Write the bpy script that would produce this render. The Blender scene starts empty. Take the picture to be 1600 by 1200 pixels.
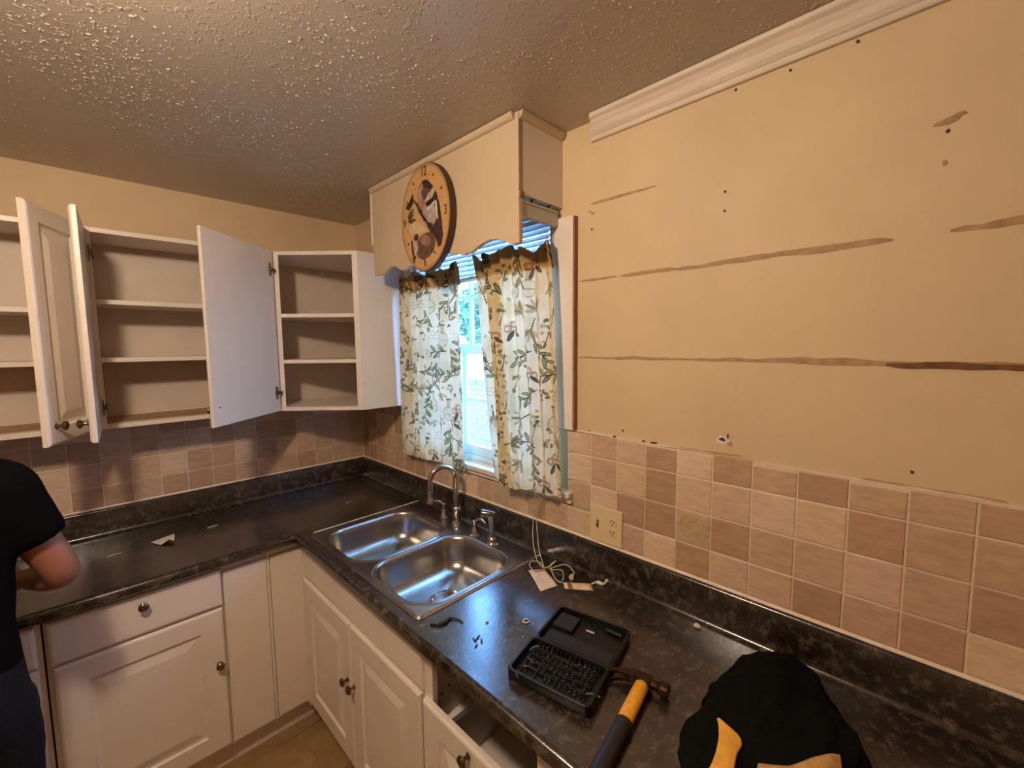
import bpy, bmesh, math, random
import numpy as np
from mathutils import Vector, Matrix, noise
from mathutils.geometry import interpolate_bezier

random.seed(7)
C = bpy.context.scene.collection
SC = bpy.context.scene
V = Vector
PI = math.pi

# ------------------------------------------------------------------ camera
cam_d = bpy.data.cameras.new('camera')
cam = bpy.data.objects.new('camera', cam_d)
C.objects.link(cam)
yaw, pit, rol = math.radians(45.25920), math.radians(-5.13429), math.radians(-0.57547)
fw = V((math.sin(yaw)*math.cos(pit), math.cos(yaw)*math.cos(pit), math.sin(pit)))
r0 = V((math.cos(yaw), -math.sin(yaw), 0))
u0 = r0.cross(fw)
rr = r0*math.cos(rol) + u0*math.sin(rol)
uu = u0*math.cos(rol) - r0*math.sin(rol)
M = Matrix((rr, uu, -fw)).transposed().to_4x4()
M.translation = V((-1.241683, -2.551804, 1.717140))
cam.matrix_world = M
cam_d.sensor_width = 36.0
cam_d.lens = 673.9416/1600*36
cam_d.clip_start = 0.02
SC.camera = cam

# ------------------------------------------------------------------ world, exposure
SC.view_settings.view_transform = 'Standard'
SC.view_settings.look = 'None'
SC.view_settings.exposure = 0.0
SC.view_settings.gamma = 1.0
SC.view_settings.use_curve_mapping = False
SC.render.film_transparent = False
w = bpy.data.worlds.new('sky')
SC.world = w
w.use_nodes = True
bg = w.node_tree.nodes['Background']
bg.inputs[0].default_value = (0.22, 0.49, 1.0, 1)
bg.inputs[1].default_value = 22.0
SC.cycles.max_bounces = 8
SC.cycles.diffuse_bounces = 5
SC.cycles.sample_clamp_indirect = 40.0
LAMP = V((-1.46, -1.76, 2.345))
LAMP_COL = (1.0, 0.795, 0.585)
LAMP_STRENGTH = 490.0

# ------------------------------------------------------------------ materials
MATS = {}
def new_mat(name):
    m = bpy.data.materials.new(name)
    m.use_nodes = True
    nt = m.node_tree
    b = nt.nodes['Principled BSDF']
    MATS[name] = m
    return m, nt, b

def N(nt, typ, **kw):
    n = nt.nodes.new(typ)
    for k, v in kw.items():
        if k.startswith('i_'):
            key = k[2:]
            key = int(key) if key.isdigit() else key.replace('_', ' ')
            n.inputs[key].default_value = v
        else:
            setattr(n, k, v)
    return n

def coords(nt, scale=(1, 1, 1)):
    tc = N(nt, 'ShaderNodeTexCoord')
    mp = N(nt, 'ShaderNodeMapping')
    mp.inputs['Scale'].default_value = scale
    nt.links.new(tc.outputs['Object'], mp.inputs['Vector'])
    return mp.outputs['Vector']

def noise_tex(nt, vec, scale, detail=4, rough=0.55):
    n = N(nt, 'ShaderNodeTexNoise')
    n.inputs['Scale'].default_value = scale
    n.inputs['Detail'].default_value = detail
    n.inputs['Roughness'].default_value = rough
    if vec is not None:
        nt.links.new(vec, n.inputs['Vector'])
    return n.outputs['Fac']

def ramp(nt, fac, stops):
    r = N(nt, 'ShaderNodeValToRGB')
    el = r.color_ramp.elements
    while len(el) < len(stops):
        el.new(0.5)
    for e, (p, c) in zip(el, stops):
        e.position = p
        e.color = (c[0], c[1], c[2], 1) if len(c) == 3 else c
    nt.links.new(fac, r.inputs[0])
    return r.outputs[0]

def g(v):
    return (v, v, v)

def bump(nt, b, height, strength=0.3, dist=0.01):
    n = N(nt, 'ShaderNodeBump')
    n.inputs['Strength'].default_value = strength
    n.inputs['Distance'].default_value = dist
    nt.links.new(height, n.inputs['Height'])
    nt.links.new(n.outputs[0], b.inputs['Normal'])

def simple(name, col, rough=0.5, metal=0.0, var=0.12, vscale=18, bumps=0.0, bscale=200, spec=0.5, stretch=(1, 1, 1)):
    m, nt, b = new_mat(name)
    v = coords(nt, stretch)
    f = noise_tex(nt, v, vscale)
    lo = tuple(c*(1-var) for c in col)
    hi = tuple(min(1, c*(1+var)) for c in col)
    nt.links.new(ramp(nt, f, [(0.3, lo), (0.7, hi)]), b.inputs['Base Color'])
    b.inputs['Roughness'].default_value = rough
    b.inputs['Metallic'].default_value = metal
    b.inputs['Specular IOR Level'].default_value = spec
    if bumps:
        bump(nt, b, noise_tex(nt, v, bscale, 2), bumps, 0.002)
    return m

simple('wall_paint', (0.62, 0.465, 0.285), 0.62, var=0.05, vscale=3.5, bumps=0.15, bscale=160)
simple('white_paint', (0.74, 0.66, 0.585), 0.38, var=0.03, vscale=6, bumps=0.06, bscale=60)
simple('cream_paint', (0.53, 0.41, 0.28), 0.45, var=0.04, vscale=5, bumps=0.06, bscale=60)
simple('cabinet_inside', (0.60, 0.51, 0.43), 0.5, var=0.06, vscale=5)
simple('wood_liner', (0.36, 0.22, 0.12), 0.6, var=0.35, vscale=9, stretch=(1, 6, 6))
simple('raw_wood', (0.30, 0.14, 0.06), 0.7, var=0.25, vscale=14, stretch=(8, 8, 1))
simple('crown_paint', (0.66, 0.56, 0.45), 0.45, var=0.10, vscale=10, bumps=0.2, bscale=40, stretch=(6, 0.6, 6))
simple('grout', (0.70, 0.56, 0.43), 0.8, var=0.08, vscale=30)
simple('caulk', (0.74, 0.64, 0.50), 0.55, var=0.08, vscale=40)
simple('glue_brown', (0.39, 0.245, 0.13), 0.75, var=0.22, vscale=30)
simple('glue_dark', (0.17, 0.07, 0.02), 0.6, var=0.4, vscale=40)
simple('hole_dark', (0.06, 0.035, 0.02), 0.9, var=0.2)
simple('bronze', (0.20, 0.155, 0.115), 0.28, 1.0, var=0.15, vscale=60)
simple('hinge_metal', (0.16, 0.12, 0.085), 0.4, 0.9, var=0.2, vscale=60)
simple('chrome', (0.62, 0.60, 0.57), 0.10, 1.0, var=0.04)
simple('chrome_dark', (0.20, 0.19, 0.18), 0.2, 1.0, var=0.04)
simple('outlet_ivory', (0.70, 0.56, 0.33), 0.35, var=0.03)
simple('black_plastic', (0.006, 0.006, 0.0055), 0.40, spec=0.35, var=0.2, vscale=40, bumps=0.15, bscale=400)
simple('black_gloss', (0.008, 0.008, 0.008), 0.18, var=0.2, vscale=40)
simple('bit_metal', (0.30, 0.28, 0.25), 0.3, 1.0, var=0.3, vscale=90)
simple('hammer_steel', (0.06, 0.03, 0.018), 0.32, 0.8, var=0.4, vscale=60)
simple('yellow_rubber', (0.80, 0.38, 0.02), 0.5, var=0.15, vscale=70)
simple('black_rubber', (0.014, 0.012, 0.011), 0.55, var=0.2, vscale=60)
simple('black_cloth', (0.004, 0.004, 0.004), 0.95, var=0.3, vscale=60, bumps=0.4, bscale=300, spec=0.1)
simple('yellow_cloth', (0.78, 0.40, 0.05), 0.75, var=0.15, vscale=40)
simple('tan_cloth', (0.50, 0.29, 0.09), 0.8, var=0.25, vscale=40)
simple('shirt_black', (0.0032, 0.0032, 0.0038), 0.95, var=0.2, vscale=60, bumps=0.3, bscale=300, spec=0.05)
simple('denim', (0.006, 0.008, 0.014), 0.85, var=0.35, vscale=140, bumps=0.3, bscale=500, spec=0.2)
simple('skin', (0.32, 0.135, 0.088), 0.5, var=0.10, vscale=30)
simple('hair', (0.03, 0.018, 0.01), 0.6, var=0.3, vscale=120, stretch=(1, 1, 0.2))
simple('eye_white', (0.75, 0.72, 0.68), 0.3, var=0.02)
simple('shoe_leather', (0.05, 0.03, 0.02), 0.5, var=0.2)
simple('cord_white', (0.62, 0.55, 0.45), 0.6, var=0.08, vscale=80)
simple('tassel_ivory', (0.75, 0.62, 0.33), 0.5, var=0.08)
simple('tag_paper', (0.72, 0.58, 0.42), 0.7, var=0.12, vscale=60)
simple('tag_print', (0.30, 0.08, 0.04), 0.7, var=0.1)
simple('sash_white', (0.60, 0.66, 0.72), 0.4, var=0.03)
simple('blind_white', (0.78, 0.78, 0.76), 0.4, var=0.03)
simple('headrail_grey', (0.48, 0.45, 0.42), 0.35, var=0.04)
simple('paper_scrap', (0.62, 0.58, 0.52), 0.7, var=0.1)
simple('drywall_white', (0.72, 0.66, 0.58), 0.9, var=0.1)
simple('floor_tile', (0.30, 0.185, 0.075), 0.45, var=0.22, vscale=12)
simple('floor_grout', (0.33, 0.24, 0.13), 0.8, var=0.1)
simple('concrete_out', (0.38, 0.35, 0.32), 0.9, var=0.08, vscale=4)
simple('brick_pale', (0.30, 0.24, 0.195), 0.85, var=0.1, vscale=20)
simple('mortar_pale', (0.17, 0.15, 0.13), 0.9, var=0.05)
simple('leaf_green', (0.10, 0.20, 0.09), 0.7, var=0.4, vscale=6)
simple('bark', (0.16, 0.11, 0.07), 0.9, var=0.3, vscale=20)
simple('siding_white', (0.75, 0.77, 0.80), 0.7, var=0.04)
simple('roof_grey', (0.22, 0.22, 0.23), 0.8, var=0.1)

# sprayed ceiling: lumps and fine grain
m, nt, b = new_mat('ceiling_texture')
v = coords(nt)
b.inputs['Roughness'].default_value = 0.36
b.inputs['Base Color'].default_value = (0.50, 0.425, 0.345, 1)
f1 = noise_tex(nt, v, 62, 3, 0.55)
f2 = noise_tex(nt, v, 190, 2, 0.5)
f3 = noise_tex(nt, v, 6, 2, 0.5)
c1 = ramp(nt, f1, [(0.575, g(0)), (0.645, g(1))])
c3 = ramp(nt, f3, [(0.35, g(0.35)), (0.65, g(1.0))])
m1 = N(nt, 'ShaderNodeMath', operation='MULTIPLY')
nt.links.new(c1, m1.inputs[0]); nt.links.new(c3, m1.inputs[1])
mx = N(nt, 'ShaderNodeMath', operation='MULTIPLY_ADD')
nt.links.new(f2, mx.inputs[0]); mx.inputs[1].default_value = 0.22
nt.links.new(m1.outputs[0], mx.inputs[2])
bump(nt, b, mx.outputs[0], 0.45, 0.006)

simple('ceiling_flake', (0.52, 0.445, 0.365), 0.36, var=0.08, vscale=30)

# dark mottled laminate
m, nt, b = new_mat('laminate')
v = coords(nt)
fa = noise_tex(nt, v, 35, 7, 0.74)
fb = noise_tex(nt, v, 7, 5, 0.6)
ca = ramp(nt, fa, [(0.37, (0.006, 0.0045, 0.004)), (0.50, (0.019, 0.0135, 0.0105)), (0.645, (0.100, 0.072, 0.052))])
cb = ramp(nt, fb, [(0.42, g(0)), (0.75, g(0.55))])
mixn = N(nt, 'ShaderNodeMix', data_type='RGBA')
nt.links.new(cb, mixn.inputs[0]); nt.links.new(ca, mixn.inputs[6])
mixn.inputs[7].default_value = (0.060, 0.045, 0.034, 1)
nt.links.new(mixn.outputs[2], b.inputs['Base Color'])
fr = noise_tex(nt, v, 15, 6, 0.7)
rr_ = ramp(nt, fr, [(0.3, g(0.14)), (0.7, g(0.28))])
nt.links.new(rr_, b.inputs['Roughness'])
b.inputs['Specular IOR Level'].default_value = 0.85
b.inputs['Coat Weight'].default_value = 0.3
b.inputs['Coat Roughness'].default_value = 0.22
bump(nt, b, noise_tex(nt, v, 90, 4, 0.65), 0.16, 0.002)

# wall tiles: tone from the object colour, fine streaks
m, nt, b = new_mat('tile_glaze')
oi = N(nt, 'ShaderNodeObjectInfo')
tc = N(nt, 'ShaderNodeTexCoord')
va = N(nt, 'ShaderNodeVectorMath', operation='ADD')
nt.links.new(tc.outputs['Object'], va.inputs[0])
rnd = N(nt, 'ShaderNodeVectorMath', operation='SCALE')
cmb = N(nt, 'ShaderNodeCombineXYZ')
for i in range(3):
    nt.links.new(oi.outputs['Random'], cmb.inputs[i])
nt.links.new(cmb.outputs[0], rnd.inputs[0]); rnd.inputs['Scale'].default_value = 40
nt.links.new(rnd.outputs[0], va.inputs[1])
mp = N(nt, 'ShaderNodeMapping'); mp.inputs['Scale'].default_value = (1, 1, 3.2)
nt.links.new(va.outputs[0], mp.inputs[0])
f = noise_tex(nt, mp.outputs[0], 22, 6, 0.6)
c = ramp(nt, f, [(0.25, g(0.80)), (0.75, g(1.14))])
mul = N(nt, 'ShaderNodeMix', data_type='RGBA', blend_type='MULTIPLY')
mul.inputs[0].default_value = 1.0
nt.links.new(oi.outputs['Color'], mul.inputs[6]); nt.links.new(c, mul.inputs[7])
nt.links.new(mul.outputs[2], b.inputs['Base Color'])
b.inputs['Roughness'].default_value = 0.42
b.inputs['Specular IOR Level'].default_value = 0.35
bump(nt, b, f, 0.12, 0.003)

# brushed stainless
m, nt, b = new_mat('stainless')
v = coords(nt, (2, 60, 60))
f = noise_tex(nt, v, 14, 3, 0.5)
nt.links.new(ramp(nt, f, [(0.3, (0.40, 0.385, 0.37)), (0.7, (0.44, 0.425, 0.41))]), b.inputs['Base Color'])
b.inputs['Metallic'].default_value = 1.0
b.inputs['Roughness'].default_value = 0.27

# window glass: clear pane with a weak reflection
m, nt, b = new_mat('window_glass')
nt.nodes.remove(b)
tr = N(nt, 'ShaderNodeBsdfTransparent'); tr.inputs[0].default_value = (0.90, 0.96, 1.0, 1)
gl = N(nt, 'ShaderNodeBsdfGlossy'); gl.inputs['Roughness'].default_value = 0.02
lw = N(nt, 'ShaderNodeLayerWeight'); lw.inputs[0].default_value = 0.5
pw = N(nt, 'ShaderNodeMath', operation='POWER'); nt.links.new(lw.outputs['Facing'], pw.inputs[0]); pw.inputs[1].default_value = 4.0
fz = N(nt, 'ShaderNodeMath', operation='MULTIPLY_ADD'); nt.links.new(pw.outputs[0], fz.inputs[0]); fz.inputs[1].default_value = 0.6; fz.inputs[2].default_value = 0.04
mixs = N(nt, 'ShaderNodeMixShader')
nt.links.new(fz.outputs[0], mixs.inputs[0]); nt.links.new(tr.outputs[0], mixs.inputs[1]); nt.links.new(gl.outputs[0], mixs.inputs[2])
nt.links.new(mixs.outputs[0], nt.nodes['Material Output'].inputs[0])

# printed curtain cloth (print held in a colour attribute), lets daylight through
m, nt, b = new_mat('curtain_cloth')
nt.nodes.remove(b)
at = N(nt, 'ShaderNodeAttribute'); at.attribute_name = 'print'
v = coords(nt)
wv = noise_tex(nt, v, 420, 2)
cw = ramp(nt, wv, [(0.3, g(0.9)), (0.7, g(1.05))])
mul = N(nt, 'ShaderNodeMix', data_type='RGBA', blend_type='MULTIPLY'); mul.inputs[0].default_value = 1
nt.links.new(at.outputs['Color'], mul.inputs[6]); nt.links.new(cw, mul.inputs[7])
df = N(nt, 'ShaderNodeBsdfDiffuse'); tl = N(nt, 'ShaderNodeBsdfTranslucent')
nt.links.new(mul.outputs[2], df.inputs[0]); nt.links.new(mul.outputs[2], tl.inputs[0])
mixs = N(nt, 'ShaderNodeMixShader'); mixs.inputs[0].default_value = 0.17
nt.links.new(df.outputs[0], mixs.inputs[1]); nt.links.new(tl.outputs[0], mixs.inputs[2])
nt.links.new(mixs.outputs[0], nt.nodes['Material Output'].inputs[0])

m, nt, b = new_mat('curtain_header')
nt.nodes.remove(b)
at = N(nt, 'ShaderNodeAttribute'); at.attribute_name = 'print'
df = N(nt, 'ShaderNodeBsdfDiffuse')
nt.links.new(at.outputs['Color'], df.inputs[0])
nt.links.new(df.outputs[0], nt.nodes['Material Output'].inputs[0])

# clock face (picture held in a colour attribute)
m, nt, b = new_mat('clock_face')
at = N(nt, 'ShaderNodeAttribute'); at.attribute_name = 'print'
nt.links.new(at.outputs['Color'], b.inputs['Base Color'])
b.inputs['Roughness'].default_value = 0.3
simple('clock_rim', (0.05, 0.025, 0.012), 0.5, var=0.3, vscale=40)
simple('clock_ink', (0.06, 0.03, 0.015), 0.5, var=0.1)

# lamp glass
m, nt, b = new_mat('lamp_glass')
b.inputs['Base Color'].default_value = (0.9, 0.85, 0.75, 1)
b.inputs['Emission Color'].default_value = (*LAMP_COL, 1)
b.inputs['Emission Strength'].default_value = LAMP_STRENGTH

# ------------------------------------------------------------------ builders
ORG = {}
def link(o, parent=None):
    C.objects.link(o)
    if parent is not None:
        o.parent = parent
    return o

def thing(name, label, cat, loc=(0, 0, 0), group=None):
    o = bpy.data.objects.new(name, None)
    o.empty_display_size = 0.05
    C.objects.link(o)
    o.location = loc
    o['label'] = label
    o['category'] = cat
    if group:
        o['group'] = group
    ORG[o.name] = V(loc)
    return o

def tag(o, label, cat, group=None):
    o['label'] = label
    o['category'] = cat
    if group:
        o['group'] = group
    return o

def structure(o):
    o['kind'] = 'structure'
    return o

class MB:
    """collects geometry in world coordinates, then links it as one mesh object"""
    def __init__(s):
        s.v, s.f = [], []
    def add(s, vs, fs):
        n = len(s.v)
        s.v += [tuple(p) for p in vs]
        s.f += [tuple(i+n for i in f) for f in fs]
        return s
    def box(s, a, b):
        x0, x1 = sorted((a[0], b[0])); y0, y1 = sorted((a[1], b[1])); z0, z1 = sorted((a[2], b[2]))
        return s.add([(x0, y0, z0), (x1, y0, z0), (x1, y1, z0), (x0, y1, z0), (x0, y0, z1), (x1, y0, z1), (x1, y1, z1), (x0, y1, z1)],
                     [(0, 3, 2, 1), (4, 5, 6, 7), (0, 1, 5, 4), (1, 2, 6, 5), (2, 3, 7, 6), (3, 0, 4, 7)])
    def obox(s, o, ax, ay, az):
        o, ax, ay, az = V(o), V(ax), V(ay), V(az)
        p = [o, o+ax, o+ax+ay, o+ay]
        p = p + [q+az for q in p]
        fs = [(0, 3, 2, 1), (4, 5, 6, 7), (0, 1, 5, 4), (1, 2, 6, 5), (2, 3, 7, 6), (3, 0, 4, 7)]
        if ax.cross(ay).dot(az) < 0:
            fs = [tuple(reversed(f)) for f in fs]
        return s.add(p, fs)
    def rings(s, loops, cap0=True, cap1=True, closed=True):
        n = len(loops[0]); vs = []; fs = []
        for L in loops:
            vs += [tuple(p) for p in L]
        for k in range(len(loops)-1):
            for i in range(n if closed else n-1):
                j = (i+1) % n
                fs.append((k*n+i, k*n+j, (k+1)*n+j, (k+1)*n+i))
        if cap0:
            fs.append(tuple(reversed(range(n))))
        if cap1:
            fs.append(tuple((len(loops)-1)*n+i for i in range(n)))
        return s.add(vs, fs)
    def lathe(s, prof, o, axis=(0, 0, 1), n=20):
        o = V(o); a = V(axis).normalized()
        t = V((1, 0, 0)) if abs(a.x) < 0.8 else V((0, 1, 0))
        e1 = a.cross(t).normalized(); e2 = a.cross(e1)
        loops = []
        for r, h in prof:
            loops.append([o + a*h + (e1*math.cos(2*PI*i/n) + e2*math.sin(2*PI*i/n))*max(r, 1e-5) for i in range(n)])
        return s.rings(loops)
    def tube(s, path, rad, n=10, caps=True):
        path = [V(p) for p in path]
        if not hasattr(rad, '__len__'):
            rad = [rad]*len(path)
        loops = []; e1 = None
        for i, p in enumerate(path):
            a = (path[min(i+1, len(path)-1)] - path[max(i-1, 0)]).normalized()
            if e1 is None:
                t = V((0, 0, 1)) if abs(a.z) < 0.8 else V((1, 0, 0))
                e1 = a.cross(t).normalized()
            else:
                e1 = (e1 - a*e1.dot(a)).normalized()
            e2 = a.cross(e1)
            loops.append([p + (e1*math.cos(2*PI*k/n) + e2*math.sin(2*PI*k/n))*rad[i] for k in range(n)])
        return s.rings(loops, caps, caps)
    def prism(s, poly, vec):
        vec = V(vec); P = [V(p) for p in poly]; n = len(P)
        return s.rings([P, [p+vec for p in P]])
    def build(s, name, mat, parent=None, bevel=0, smooth=False, seg=2, angle=35):
        me = bpy.data.meshes.new(name)
        org = ORG.get(parent.name, V((0, 0, 0))) if parent is not None else V((0, 0, 0))
        me.from_pydata([tuple(V(p)-org) for p in s.v], [], s.f)
        me.materials.append(MATS[mat])
        bm = bmesh.new(); bm.from_mesh(me)
        bmesh.ops.recalc_face_normals(bm, faces=bm.faces)
        bm.to_mesh(me); bm.free()
        o = bpy.data.objects.new(name, me)
        link(o, parent)
        ORG[o.name] = org
        if bevel:
            md = o.modifiers.new('bevel', 'BEVEL'); md.width = bevel; md.segments = seg
            md.limit_method = 'ANGLE'; md.angle_limit = math.radians(angle)
        if smooth:
            for p in me.polygons:
                p.use_smooth = True
            if smooth != 'all':
                me.set_sharp_from_angle(angle=math.radians(40))
        return o

def arc(a, b, c, n=12):
    a, b, c = V(a), V(b), V(c)
    return [a*(1-t)**2 + b*2*t*(1-t) + c*t*t for t in [i/n for i in range(n+1)]]

def spline(pts, n=8):
    pts = [V(p) for p in pts]; out = []
    for i in range(len(pts)-1):
        p0 = pts[max(i-1, 0)]; p1 = pts[i]; p2 = pts[i+1]; p3 = pts[min(i+2, len(pts)-1)]
        for k in range(n):
            t = k/n
            out.append(0.5*((2*p1) + (p2-p0)*t + (2*p0-5*p1+4*p2-p3)*t*t + (3*p1-p0-3*p2+p3)*t**3))
    out.append(pts[-1])
    return out

def panel_front(o, U, W, wd, ht, t, inset=None, arch=False):
    """slab door or drawer front. o: lower corner on the back face, U: width axis, W: outward normal"""
    o, U, W = V(o), V(U).normalized(), V(W).normalized(); Z = V((0, 0, 1))
    def ring(i, h):
        return [o+U*i+Z*i+W*h, o+U*(wd-i)+Z*i+W*h, o+U*(wd-i)+Z*(ht-i)+W*h, o+U*i+Z*(ht-i)+W*h]
    L = [ring(0, 0), ring(0, t-0.007), ring(0.004, t-0.002), ring(0.009, t)]
    if inset:
        L += [ring(inset-0.006, t), ring(inset, t-0.008), ring(inset+0.010, t-0.008), ring(inset+0.040, t-0.001)]
    return MB().rings(L)

def knob(parent, p, W):
    W = V(W).normalized()
    return MB().lathe([(0.009, 0), (0.009, 0.002), (0.0055, 0.005), (0.005, 0.013), (0.009, 0.016), (0.0145, 0.020), (0.0155, 0.024), (0.013, 0.028), (0.007, 0.0305), (0, 0.031)],
                      p, W, 18).build('knob', 'bronze', parent, smooth=True)

# ------------------------------------------------------------------ room
ZC = 2.443
RX0, RY0 = -3.3, -4.3
WY0, WY1, WZ0, WZ1 = -1.55, -0.62, 1.19, 2.25        # window opening in the right wall

fl = structure(MB().box((RX0-0.1, RY0-0.1, -0.1), (0.12, 0.12, -0.006)).build('floor', 'floor_grout'))
ft = None
k = 0
for i in range(11):
    for j in range(14):
        x1 = -0.345 - i*0.305; y1 = 0.0 - j*0.305
        if ft is None:
            ft = MB().box((-0.1505, -0.1505, -0.006), (0.1505, 0.1505, 0.0)).build('floor_tile', 'floor_tile', fl, bevel=0.002, seg=1)
            t = ft
        else:
            t = ft.copy(); C.objects.link(t); t.parent = fl
        t.location = (x1-0.1525, y1-0.1525, 0)
ce = structure(MB().box((RX0-0.1, RY0-0.1, ZC), (0.12, 0.12, ZC+0.1)).build('ceiling', 'ceiling_texture'))
# sprayed-on flakes of the ceiling texture, real relief
rgc = random.Random(21)
fm_ = MB()
for i in range(30000):
    x, y = rgc.uniform(-2.75, -0.03), rgc.uniform(-2.75, -0.03)
    if noise.noise(V((x*3.1, y*3.1, 0.3)))+0.35 < rgc.random()*0.9 or (x > -0.25 and -1.60 < y < -0.61):
        continue
    an = rgc.gauss(0.6, 0.9); ln = 0.0018+0.0042*rgc.random()**2; wd_c = ln*rgc.uniform(0.35, 0.75); hg = rgc.uniform(0.0006, 0.0022)
    c_, s_ = math.cos(an), math.sin(an)
    P = [(x+c_*ln*a_-s_*wd_c*b_, y+s_*ln*a_+c_*wd_c*b_, ZC-h_) for a_, b_, h_ in ((1, 0, 0), (0.3, 0.9, 0), (-0.7, 0.6, 0), (-1, -0.2, 0), (-0.1, -1, 0), (0.45, 0.1, hg), (-0.4, 0, hg*0.8))]
    fm_.add(P, [(0, 1, 5), (1, 2, 6, 5), (2, 3, 6), (3, 4, 6), (4, 0, 5), (4, 5, 6)])
fo = fm_.build('texture_flakes', 'ceiling_flake', ce)
fo['kind'] = 'stuff'
wb = structure(MB().box((RX0-0.1, 0, 0), (0.12, 0.12, ZC)).build('wall_back', 'wall_paint'))
wr = structure(MB().box((0, RY0-0.1, 0), (0.12, 0, WZ0)).box((0, RY0-0.1, WZ1), (0.12, 0, ZC)).box((0, WY1, WZ0), (0.12, 0, WZ1)).box((0, RY0-0.1, WZ0), (0.12, WY0, WZ1)).build('wall_right', 'wall_paint'))
structure(MB().box((RX0-0.1, RY0-0.1, 0), (RX0, 0, ZC)).build('wall_left', 'wall_paint'))
structure(MB().box((RX0, RY0-0.1, 0), (0, RY0, ZC)).build('wall_front', 'wall_paint'))

# ---- tiled splash
S = 0.1016
ZB, ZR1 = 1.0313, 1.3301
TONES = {'L': (0.68, 0.495, 0.345), 'P': (0.62, 0.435, 0.305), 'M': (0.545, 0.37, 0.25), 'D': (0.465, 0.30, 0.19), 'G': (0.50, 0.375, 0.225)}
rows_z = [(ZR1, 1.408), (ZR1-S, ZR1), (ZR1-2*S, ZR1-S), (ZB+0.004, ZR1-2*S)]
vis = {-1: 'PLGL', 0: 'MMLL', 1: 'PPDM', 2: 'DDDL', 3: 'LLGD', 4: 'DPDP', 5: 'MLMP', 6: 'DLMD', 7: 'MDPM', 8: 'MMMD', 9: 'DMDL', 10: 'MDPM', 11: 'PMDL'}
tile_mesh = {}
GAP = 0.0016
def tile_piece(parent, wall, a0, a1, z0, z1, tone, rg):
    """one tile; wall 'r': on x=0 (a along y), wall 'b': on y=0 (a along x)"""
    wdt, hgt = round(a1-a0-2*GAP, 4), round(z1-z0-2*GAP, 4)
    key = (wall, wdt, hgt)
    if key not in tile_mesh:
        hw, hh, t, e = wdt/2, hgt/2, 0.0065, 0.0022
        def P(a, z, d):
            return (-d, a, z) if wall == 'r' else (a, -d, z)
        L = [[P(-hw, -hh, 0.001), P(hw, -hh, 0.001), P(hw, hh, 0.001), P(-hw, hh, 0.001)],
             [P(-hw, -hh, t-e*0.7), P(hw, -hh, t-e*0.7), P(hw, hh, t-e*0.7), P(-hw, hh, t-e*0.7)],
             [P(-hw+e, -hh+e, t), P(hw-e, -hh+e, t), P(hw-e, hh-e, t), P(-hw+e, hh-e, t)]]
        ob = MB().rings(L).build('tile', 'tile_glaze', parent)
        tile_mesh[key] = ob
    else:
        ob = tile_mesh[key].copy(); C.objects.link(ob); ob.parent = parent
    c = TONES[tone]; q = rg.uniform(0.94, 1.06)
    ob.color = (c[0]*q, c[1]*q*rg.uniform(0.98, 1.02), c[2]*q*rg.uniform(0.96, 1.04), 1)
    am, zm = (a0+a1)/2, (z0+z1)/2
    ob.location = (0, am, zm) if wall == 'r' else (am, 0, zm)
    return ob
rg = random.Random(3)
Y0 = -1.7097
gr = MB().box((-0.0045, WY0-2.0, ZB-0.012), (0, WY0-0.09, 1.405)).box((-0.0045, WY0-0.09, ZB-0.012), (0, WY1, 1.145)).box((-0.0045, WY1, ZB-0.012), (0, 0, 1.405)).build('grout', 'grout', wr)
toprow = [1.409, 1.4055, 1.402, 1.4055, 1.409, 1.398, 1.402, 1.396, 1.402, 1.400, 1.403, 1.40, 1.40]
for j in range(-17, 17):
    ya, yb = Y0-(j+1)*S, Y0-j*S
    if ya > -0.002:
        continue
    yb = min(yb, -0.003)
    for r, (z0, z1) in enumerate(rows_z):
        if ya > WY0-0.10 and ya < WY1-0.02 and r < 2:
            continue
        if ya > WY0-0.10 and ya < WY1-0.02 and r == 2:
            z1 = 1.143
            if z1 - z0 < 0.012:
                continue
        if r == 0:
            z1 = toprow[max(0, min(12, j))] - 0.001
        tone = vis[j][r] if j in vis else rg.choice('LPPMMMDDG')
        p = tile_piece(wr, 'r', ya, yb, z0, z1, tone, rg)
        if j == 3 and r == 2:                     # embossed medallion tile
            p['label'] = 'tile with embossed concentric rings'
            yc, zc = -2.069, 1.180
            t = MB()
            for rad, rr2 in ((0.041, 0.0018), (0.035, 0.0014), (0.012, 0.0014)):
                t.tube([(-0.0068, yc+rad*math.cos(a), zc+rad*math.sin(a)) for a in [2*PI*i/36 for i in range(37)]], rr2, 6)
            for a in range(10):
                an = a*2*PI/10
                t.tube([(-0.0068, yc+q*math.cos(an), zc+q*math.sin(an)) for q in (0.016, 0.030)], 0.0013, 5)
            mo = t.build('medallion', 'tile_glaze', None, smooth='all')
            mo.parent = p; mo.location = -p.location; mo.color = p.color
        
gb = MB().box((-1.894, -0.0045, ZB-0.012), (0, 0, 1.405)).build('grout', 'grout', wb)
for i in range(0, 19):
    xa, xb = -(i+1)*0.0997, -i*0.0997
    xb = min(xb, -0.008)
    for r, (z0, z1) in enumerate(rows_z):
        z1 = min(z1, 1.4045)
        tone = 'D' if (i == 8 and r == 2) else rg.choice('LPPMMMMDDG')
        tile_piece(wb, 'b', xa, xb, z0, z1, tone, rg)
MB().box((-0.009, -0.009, ZB), (-0.0005, -0.0005, 1.405)).build('pale_bead', 'caulk', wb)

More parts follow.
